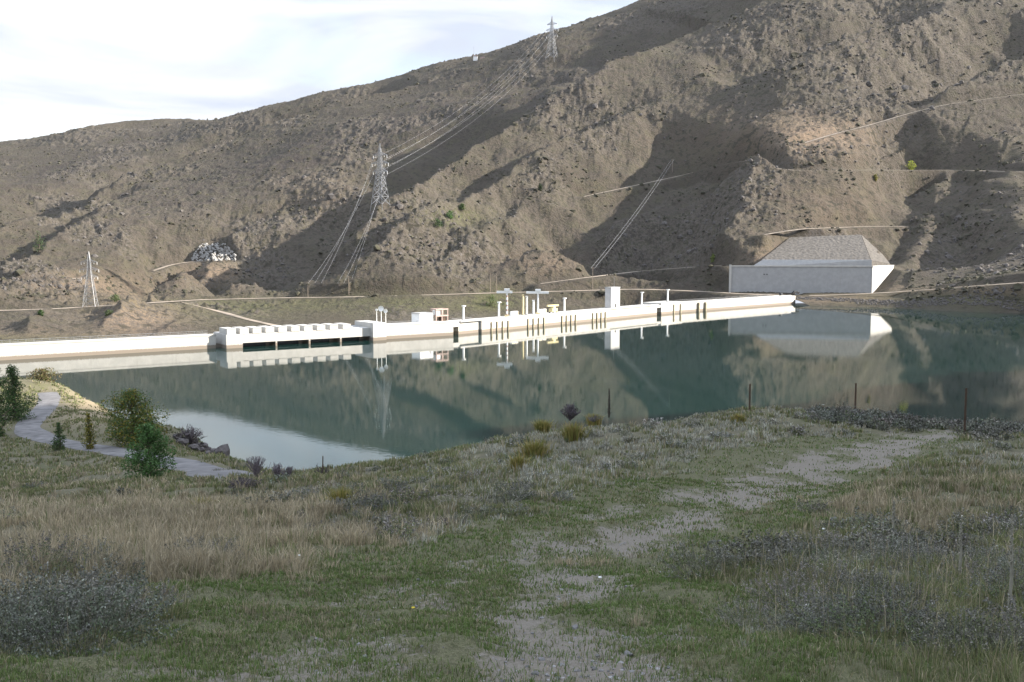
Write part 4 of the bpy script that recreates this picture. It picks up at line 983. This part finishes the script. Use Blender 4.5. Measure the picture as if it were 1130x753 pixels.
class Acc:
    def __init__(s): s.V = []; s.Q = []; s.T = []; s.C = []; s.n = 0
    def add(s, V, Q, T, C):
        s.V.append(V); s.Q.append(Q + s.n); 
        if T is not None: s.T.append(T + s.n)
        s.C.append(C); s.n += len(V)
    def build(s, name, mat, smooth=False):
        return link(name, mesh_np(name, np.concatenate(s.V), np.concatenate(s.Q), np.concatenate(s.T) if s.T else None, cols=np.concatenate(s.C), smooth=smooth), mat)
STRAW = np.array([(.33, .275, .18), (.28, .235, .155), (.38, .325, .225), (.22, .19, .13)]); PALEC = np.array([(.34, .33, .27), (.28, .275, .225), (.40, .385, .32), (.21, .215, .17)])
OLIVE = np.array([(.15, .16, .07), (.13, .15, .062), (.19, .185, .09), (.105, .13, .055)]); TURF = np.array([(.088, .130, .036), (.105, .150, .044), (.072, .112, .032), (.14, .150, .065)])
def pick(pal, n): return pal[rng.integers(0, len(pal), n)] * rng.uniform(.78, 1.22, (n, 1))
def tufts(acc, n, d0, d1, nb, hs, rs, wpx, p0=-70, p1=1200, pw=1.0, seed=0):
    x, y = sample(n, d0, d1, p0, p1, pw); z, dirt, tf, dry, thy, pal, drk, px, py = masks(x, y)
    cl = .5 + .9 * fbm(x / 1.6, y / 1.6, 3, 501)
    k = (polydist(x, y, PT)[0] > 1.35) & (rng.random(n) < np.clip((1 - 1.1 * dirt) * (1 - .86 * tf) * (.25 + cl) * (1 - .12 * np.clip(thy - .4, 0, 1)), 0, 1))
    x, y, z, dry, thy, pal, tf = [a[k] for a in (x, y, z, dry, thy, pal, tf)]; n = len(x)
    tot = dry + pal * .9 + .42 + .35 * (cl[k] > .6); r = rng.random(n) * tot; typ = np.where(r < dry, 0, np.where(r < dry + pal * .9, 1, 2)); typ = np.where((typ == 2) & (rng.random(n) < .35), 3, typ)
    ht = np.select([typ == 0, typ == 1, typ == 2], [rng.uniform(.8, 1.5, n), rng.uniform(.5, .9, n), rng.uniform(.45, .9, n)], rng.uniform(.5, 1.1, n)) * hs
    ht = ht * (1 - .6 * tf)
    N = n * nb; ti = np.repeat(np.arange(n), nb); az = rng.uniform(0, 2 * np.pi, N); rad = np.abs(rng.normal(0, rs, N)); 
    bx = x[ti] + np.cos(az) * rad; by = y[ti] + np.sin(az) * rad
    bz = z[ti] if nb > 45 else z[ti]
    bz = znear(bx, by) - .01
    col = np.select([typ[ti, None] == 0, typ[ti, None] == 1, typ[ti, None] == 2], [pick(STRAW, N), pick(PALEC, N), pick(OLIVE, N)], pick(np.r_[STRAW[3:], OLIVE], N))
    sw = rng.random(N) < .15; col[sw] = pick(STRAW, sw.sum())
    acc.add(*blade_mesh(np.c_[bx, by, bz], ht[ti] * rng.uniform(.45, 1.15, N), np.maximum(.0022, wpx * by / 1023) * rng.uniform(.7, 1.3, N), az, np.clip(rng.normal(.25, .18, N) + rad / rs * .12, .0, .95), col * (1 + .25 * fbm(bx / 3, by / 3, 2, 511))[:, None]))
A1 = Acc()
tufts(A1, 4400, 2.3, 9, 55, .17, .06, .75, pw=1.3)
tufts(A1, 6500, 8, 20, 38, .20, .09, .85, pw=1.2)
tufts(A1, 12000, 18, 50, 22, .24, .13, .9, pw=1.1)
tufts(A1, 9000, 40, 130, 10, .30, .25, 1.0, -70, 340, pw=1.2)
# tall seed stalks standing above the rest
x, y = sample(7000, 2.6, 24, pw=1.3); z, dirt, tf, dry, thy, pal, drk, px, py = masks(x, y); k = rng.random(len(x)) < np.clip((1 - 1.4 * dirt) * (1 - tf) * (.12 + .4 * dry + .5 * thy), 0, 1)
n = k.sum(); A1.add(*blade_mesh(np.c_[x[k], y[k], z[k]], rng.uniform(.18, .40, n), np.maximum(.003, .7 * y[k] / 1023), rng.uniform(0, 6.3, n), rng.uniform(0, .4, n), np.where((rng.random(n) < .5)[:, None], pick(STRAW, n), pick(OLIVE, n))))
tag(A1.build('meadow_grass', M['blade']), 'dry straw and olive grass covering the near slope', 'grass', None, 'stuff')
# close turf of the track
A2 = Acc()
for n, d0, d1, hh, pw in ((260000, 2.3, 9, .032, 1.3), (170000, 8, 22, .045, 1.2), (70000, 20, 46, .06, 1.1)):
    x, y = sample(n, d0, d1, -70, 1200, pw); z, dirt, tf, *_ = masks(x, y)
    cl = fbm(x / .5, y / .7, 3, 521)
    k = rng.random(n) < np.clip(tf * (1 - .84 * dirt) * (.8 + 1.1 * cl), .0, 1)
    x, y, z = x[k], y[k], z[k]; n = len(x); col = pick(TURF, n); sw = rng.random(n) < .22 + .3 * fbm(x / 2, y / 2, 2, 531); col[sw] = pick(np.r_[STRAW, OLIVE], sw.sum()) * .8
    A2.add(*blade_mesh(np.c_[x, y, z - .004], hh * rng.uniform(.5, 1.5, n), np.maximum(.003, .95 * y / 1023), rng.uniform(0, 6.3, n), rng.uniform(.2, .95, n), col))
tag(A2.build('track_turf', M['blade']), 'short green turf growing along the worn track', 'grass', None, 'stuff')

# wild thyme: woody cushions
STEM = np.array([(.105, .10, .075), (.13, .122, .095), (.085, .08, .062)]); LEAFG = np.array([(.13, .145, .095), (.155, .165, .12), (.10, .117, .07), (.18, .185, .14)])
HEADP = np.array([(.27, .262, .225), (.225, .22, .19), (.30, .29, .25)]); HEADD = np.array([(.13, .128, .11), (.105, .105, .09), (.16, .155, .13)])
def thyme_proto(ns, nl, ls, seed, R=.42, hgt=.205):
    g_ = np.random.default_rng(seed); az = g_.uniform(0, 6.283, ns); th_ = np.arccos(1 - g_.uniform(0, .82, ns)); L = hgt * g_.uniform(.7, 1.15, ns) * (1 + .25 * np.sin(th_))
    d = np.c_[np.sin(th_) * np.cos(az), np.sin(th_) * np.sin(az), np.cos(th_)]; b0 = np.c_[np.cos(az) * R * .25 * g_.random(ns), np.sin(az) * R * .25 * g_.random(ns), np.zeros(ns)]
    mid = b0 + d * (L * .55)[:, None]; tip = mid + (d * [.85, .85, .95]) * (L * .5)[:, None]
    s = np.cross(d, g_.normal(0, 1, (ns, 3))); s /= np.linalg.norm(s, axis=1)[:, None]; s *= ls * .16
    V = [np.stack([b0 - s, b0 + s, mid + s * .8, mid - s * .8], 1).reshape(-1, 3), np.stack([mid - s * .8, mid + s * .8, tip + s * .5, tip - s * .5], 1).reshape(-1, 3)]; K = [np.zeros(ns * 4), np.zeros(ns * 4)]
    f = 1.03 - .62 * g_.random((ns, nl)) ** 1.7; p = np.where((f < .55)[..., None], b0[:, None] + (mid - b0)[:, None] * (f / .55)[..., None], mid[:, None] + (tip - mid)[:, None] * ((f - .55) / .45)[..., None]).reshape(-1, 3) + g_.normal(0, ls * .9, (ns * nl, 3))
    t1 = g_.normal(0, 1, p.shape); t1[:, 2] += .8; t1 /= np.linalg.norm(t1, axis=1)[:, None]; t2 = np.cross(t1, g_.normal(0, 1, p.shape)); t2 /= np.linalg.norm(t2, axis=1)[:, None]
    q = ls * g_.uniform(.7, 1.3, (len(p), 1)); V.append(np.stack([p - t1 * q, p + t2 * q * .45, p + t1 * q, p - t2 * q * .45], 1).reshape(-1, 3))
    K.append(np.repeat(np.where(f.ravel() > .88, 2, 1), 4)); V = np.concatenate(V); return V, np.arange(len(V)).reshape(-1, 4), np.concatenate(K)
KIND = np.array([(1, 1, 1), (1.28, 1.27, 1.28), (.62, .60, .62), (.95, 1.08, .72), (.8, .72, .68), (1.15, 1.12, 1.0)])
def thyme(acc, x, y, z, protos, sc, pale, dark):
    pi = rng.integers(0, len(protos), len(x))
    for j, (V, Q, K) in enumerate(protos):
        m_ = np.where(pi == j)[0]; n = len(m_)
        if not n: continue
        a = rng.uniform(0, 6.283, n); c_, s_ = np.cos(a)[:, None], np.sin(a)[:, None]; S = sc[m_][:, None] * rng.uniform(.8, 1.2, (n, 1))
        X = (V[None, :, 0] * c_ - V[None, :, 1] * s_) * S * 1.1; Y = (V[None, :, 0] * s_ + V[None, :, 1] * c_) * S * 1.1; Zz = V[None, :, 2] * S * rng.uniform(.75, 1.2, (n, 1))
        W_ = np.stack([X + x[m_][:, None], Y + y[m_][:, None], Zz + z[m_][:, None] - .015], -1).reshape(-1, 3)
        KK = np.tile(K, n); N = len(KK); nq = N // 4; k4 = KK[::4]; own = np.repeat(np.arange(n), len(K) // 4)
        pr = pale[m_][own]; dk = dark[m_][own]
        head = np.where((rng.random(nq) < pr)[:, None], pick(HEADP, nq), pick(HEADD, nq)); lf = pick(LEAFG, nq) * (1 - .3 * dk)[:, None] * KIND[rng.integers(0, len(KIND), n)][own]; lf = np.where((rng.random(nq) < .22 * dk + .06)[:, None], pick(HEADD, nq), lf)
        cc = np.where((k4 == 0)[:, None], pick(STEM, nq), np.where((k4 == 1)[:, None], lf, head)) * np.exp(.2 * rng.normal(0, 1, (n, 1)) + .03 * rng.normal(0, 1, (n, 3)))[own].clip(.5, 1.9)
        acc.add(W_, (Q[None] + (np.arange(n) * len(V))[:, None, None]).reshape(-1, 4), None, np.repeat(cc, 4, 0))
A3 = Acc()
for n, d0, d1, ns, nl, ls, sc0, pw in ((620, 2.6, 10, 130, 30, .0054, 1.05, 1.1), (2000, 9, 24, 56, 17, .0125, 1.0, 1.1), (2800, 22, 50, 26, 9, .028, 1.0, 1.0)):
    x, y = sample(n, d0, d1, pw=pw); z, dirt, tf, dry, thy, pal, drk, px, py = masks(x, y); cl = fbm(x / 1.3, y / 1.3, 3, 541); gap = .06 + .94 * sstep(-.12, .2, fbm(x / .8, y / .8, 2, 561))
    k = rng.random(n) < np.clip((1 - 1.5 * dirt) * (1 - tf) * gap * (.05 + thy * (.70 + 1.0 * cl) + .9 * drk) * (1 - .5 * np.clip(dry, 0, 1)), 0, 1)
    x, y, z, pal, drk, thy = [a[k] for a in (x, y, z, pal, drk, thy)]
    thyme(A3, x, y, z, [thyme_proto(ns, nl, ls, 60 + q_ + ns) for q_ in range(5)], sc0 * rng.uniform(.45, 1.2, len(x)), np.clip(.08 + .7 * pal + .3 * fbm(x / 1.1, y / 1.1, 2, 551), 0, .95), np.clip(drk + .15, 0, 1))
# dark low mats along the fence
x, y = sample(1500, 33, 48, 900, 1180, 1); z, dirt, tf, dry, thy, pal, drk, px, py = masks(x, y); k = rng.random(len(x)) < np.clip(drk - .25, 0, 1); x, y, z = x[k], y[k], z[k]
thyme(A3, x, y, z, [thyme_proto(40, 5, .035, 90 + q_) for q_ in range(3)], rng.uniform(.9, 1.5, len(x)), np.zeros(len(x)), np.ones(len(x)))
tag(A3.build('thyme_scrub', M['twig']), 'grey green wild thyme scrub in cushions over the near slope', 'scrub', None, 'stuff')

# gravel on the track
gx, gy = sample(5200, 2.6, 12, 330, 800, 1.0); gz, gd, gt, *_ = masks(gx, gy); px, py = proj(gx, gy, gz); bump_ = np.exp(-((px - 660) / 70) ** 2 - ((py - 750) / 25) ** 2)
k = rng.random(len(gx)) < np.clip(gd * .45 + 1.2 * bump_, 0, 1); gp = np.c_[gx[k], gy[k], gz[k]]
gc = rng.uniform(.09, .26, (len(gp), 1)) * np.array([[1, .97, .94]])
tag(scatter_lumps('track_gravel', gp, rng.lognormal(-4.9, .45, len(gp)), M['pebble'], .7, .4, 1, gc), 'small grey stones loose on the worn track', 'gravel', None, 'stuff')

# golden tussocks standing out near the crest
GOLD = np.array([(.24, .20, .06), (.19, .175, .05), (.28, .22, .09), (.14, .15, .04)])
for px, py, D, r_, h_, lab in ((589, 505, 29, .55, .62, 'largest golden tussock, at the left of the crest group'), (632, 486, 35, .5, .65, 'tall golden tussock in the middle of the crest group'), (599, 477, 38, .5, .55, 'golden tussock on the skyline left of the grey bush'), (724, 467, 43, .6, .6, 'golden tussock alone right of the dark dry stalk'),
     (655, 468, 41, .4, .5, 'small golden tussock between the grey bush and the dark stalk'), (375, 560, 21, .3, .4, 'yellow green tussock on the left shoulder of the slope'), (225, 565, 22, .35, .3, 'low yellowish tussock below the bright green young tree'), (815, 466, 41, .4, .35, 'flat golden tussock by the leftmost fence post'), (572, 520, 25, .3, .4, 'pale yellow tussock lowest of the crest group')):
    x, y, z = raycast(znear, px, py, D * .6, D * 1.5, 300); n = 421; az = rng.uniform(0, 6.283, n); rad = np.abs(rng.normal(0, .35 * r_, n)); bx, by = np.cos(az) * rad, np.sin(az) * rad
    V, Q, T, Cc_ = blade_mesh(np.c_[bx, by, np.full(n, -.03)], h_ * rng.uniform(.5, 1.1, n), np.full(n, .0009 * y), az, np.clip(rng.normal(.3, .2, n) + rad * .3, 0, .95), pick(GOLD, n))
    o = link('tussock', mesh_np('tussock', V, Q, T, cols=Cc_), M['blade']); o.location = (x, y, z); tag(o, lab, 'tussock', 'golden tussocks')

# bare twiggy shrubs
def bare_shrub(px, py, D0_, hpx, wpx_, lab, col, nt=34, stick=0, grp='bare twiggy shrubs', leafy=0):
    x, y, z = raycast(znear, px, py, D0_ * .6, D0_ * 1.6, 300); k = y / 1130; h = hpx * k; w_ = wpx_ * k / 2
    th = thing('bare_shrub', (x, y, z - .05), lab, 'shrub', grp); mb = MB()
    for i in range(nt):
        a = random.uniform(0, 6.283); r = w_ * random.uniform(.15, 1); zz = h * random.uniform(.55, 1) * (1 - .35 * (r / w_) ** 2)
        p1 = (math.cos(a) * r * .35, math.sin(a) * r * .35, zz * .45); p2 = (math.cos(a) * r, math.sin(a) * r, zz)
        mb.tube([(0, 0, 0), p1, p2], [k * .55, k * .45, k * .25], 4)
        for j in range(4):
            f = random.uniform(.2, .95); b_ = [p1[q_] + (p2[q_] - p1[q_]) * f for q_ in range(3)]
            mb.bar(b_, (b_[0] + random.uniform(-.2, .2) * w_, b_[1] + random.uniform(-.2, .2) * w_, b_[2] + random.uniform(.02, .22) * h), k * .3, k * .18, 3)
    mb.build('branches', simple('shrub bark', col, .9, .25, 9), th)
    if stick: MB().bar((0, 0, 0), (.02, 0, stick * k), k * .7, k * .6, 6).build('stick', M['rust'], th)
    if leafy:
        V, Q, cc = leaf_cloud([(0, 0, h * .5, w_ * .75, h * .42)], leafy, .9 * k, [(.085, .07, .075), (.11, .095, .09), (.07, .06, .06)]); link('foliage', mesh_np('foliage', V, Q, cols=cc), M['leaf'], th)
bare_shrub(283, 526, 55, 27, 34, 'bare purplish twiggy shrub at the end of the gravel path', (.13, .11, .12))
bare_shrub(308, 528, 50, 20, 24, 'thin bare twiggy shrub against the lake right of the path end', (.13, .11, .12))
bare_shrub(318, 527, 48, 16, 18, 'smallest bare twiggy shrub beside the one with the stick', (.11, .095, .10), 22)
bare_shrub(356, 526, 42, 18, 24, 'dark gnarled shrub with one upright stick at the lake edge', (.06, .05, .05), 14, 25)
bare_shrub(270, 540, 45, 16, 44, 'low dark purplish shrub below the end of the path', (.07, .06, .065), 40, 0, 'bare twiggy shrubs', 900)
bare_shrub(210, 490, 82, 22, 40, 'grey purplish shrub among the lake bank boulders', (.14, .12, .125), 40, 0, 'bare twiggy shrubs', 500)
bare_shrub(629, 462, 44, 21, 26, 'grey purple bush on the crest left of the dark dry stalk', (.10, .085, .10), 40, 0, 'bare twiggy shrubs', 700)
bare_shrub(655, 464, 44, 8, 20, 'low grey twiggy clump between the purple bush and the stalk', (.13, .12, .11), 20)
def stalk(px, py, D0_, hpx, rpx, lab, mat, grp, headf=.45):
    x, y, z = raycast(znear, px, py, D0_ * .6, D0_ * 1.6, 300); k = y / 1130; h = hpx * k
    th = thing('dry_stalk', (x, y, z - .03), lab, 'plant stalk', grp)
    MB().tube([(0, 0, 0), (.01, 0, h * .5), (.0, .01, h * .98)], [rpx * k * .5, rpx * k * .4, rpx * k * .2], 6).build('stem', mat, th)
    mb = MB()
    for i in range(26):
        f = headf + (1 - headf) * i / 26; a = i * 2.4; rr_ = rpx * k * (1.25 - f * .9); mb.bar((0, 0, h * f), (math.cos(a) * rr_, math.sin(a) * rr_, h * f + rr_ * .9), rpx * k * .3, rpx * k * .12, 4)
    mb.build('seed_head', mat, th)
M['stalkdark'] = simple('dead dark stalk', (.045, .04, .032), .9, .3, 20); M['stalkpale'] = simple('dead pale stalk', (.20, .19, .15), .9, .25, 20)
stalk(672, 460, 44, 33, 2.6, 'dark pointed dry stalk on the crest left of the fence posts', M['stalkdark'], 'tall dry plant stalks', .1)
stalk(1112, 690, 5.6, 135, 5, 'tall pale dry stalk at the right edge in the dark scrub', M['stalkpale'], 'tall dry plant stalks', .55)
stalk(1058, 640, 8, 70, 4, 'pale dry stalk left of the tallest stalk at the right edge', M['stalkpale'], 'tall dry plant stalks', .6)
stalk(985, 600, 11, 52, 3.5, 'short pale dry stalk in the grass right of the track', M['stalkpale'], 'tall dry plant stalks', .6)
# wild flowers
for px, py, lab, yel in ((456, 669, 'yellow flower in the turf between the two wheel tracks', 1), (311, 628, 'yellow flower among the dry grass left of the track', 1), (330, 612, 'pale flower head in the grey thyme left of the track', 0), (909, 583, 'white flower beside the bend of the track', 0), (662, 636, 'pale flower at the right edge of the bare track', 0)):
    x, y, z = raycast(znear, px, py + 6, 2.5, 40, 500); k = y / 1130; hh = 6 * k
    th = thing('wild_flower', (x, y, z - .01), lab, 'flower', 'wild flowers by the track'); MB().bar((0, 0, 0), (0, 0, hh), .002, .0015, 5).build('stem', M['stalkpale'], th)
    mb = MB(); rr_ = 2.0 * k
    for i in range(7):
        a = i * .897; mb.bar((math.cos(a) * rr_ * .2, math.sin(a) * rr_ * .2, hh), (math.cos(a) * rr_, math.sin(a) * rr_, hh + rr_ * .3), rr_ * .22, rr_ * .3, 4)
    mb.build('petals', M['yellowpetal'] if yel else M['whitepaint'], th)

# ------------------------------------------------------------------ air
hz = MB().box(-2400, 2400, -170, 2750, -14, 900).build('haze', None)
m = bpy.data.materials.new('air'); m.use_nodes = True; t = m.node_tree; t.nodes.clear(); o_ = t.nodes.new('ShaderNodeOutputMaterial'); v_ = t.nodes.new('ShaderNodeVolumePrincipled')
v_.inputs['Color'].default_value = (.88, .92, 1.0, 1); v_.inputs['Density'].default_value = .000010; v_.inputs['Anisotropy'].default_value = .2
t.links.new(v_.outputs[0], o_.inputs['Volume']); hz.data.materials.append(m); tag(hz, 'thin pale air over the lake and hills', 'haze', None, 'stuff')
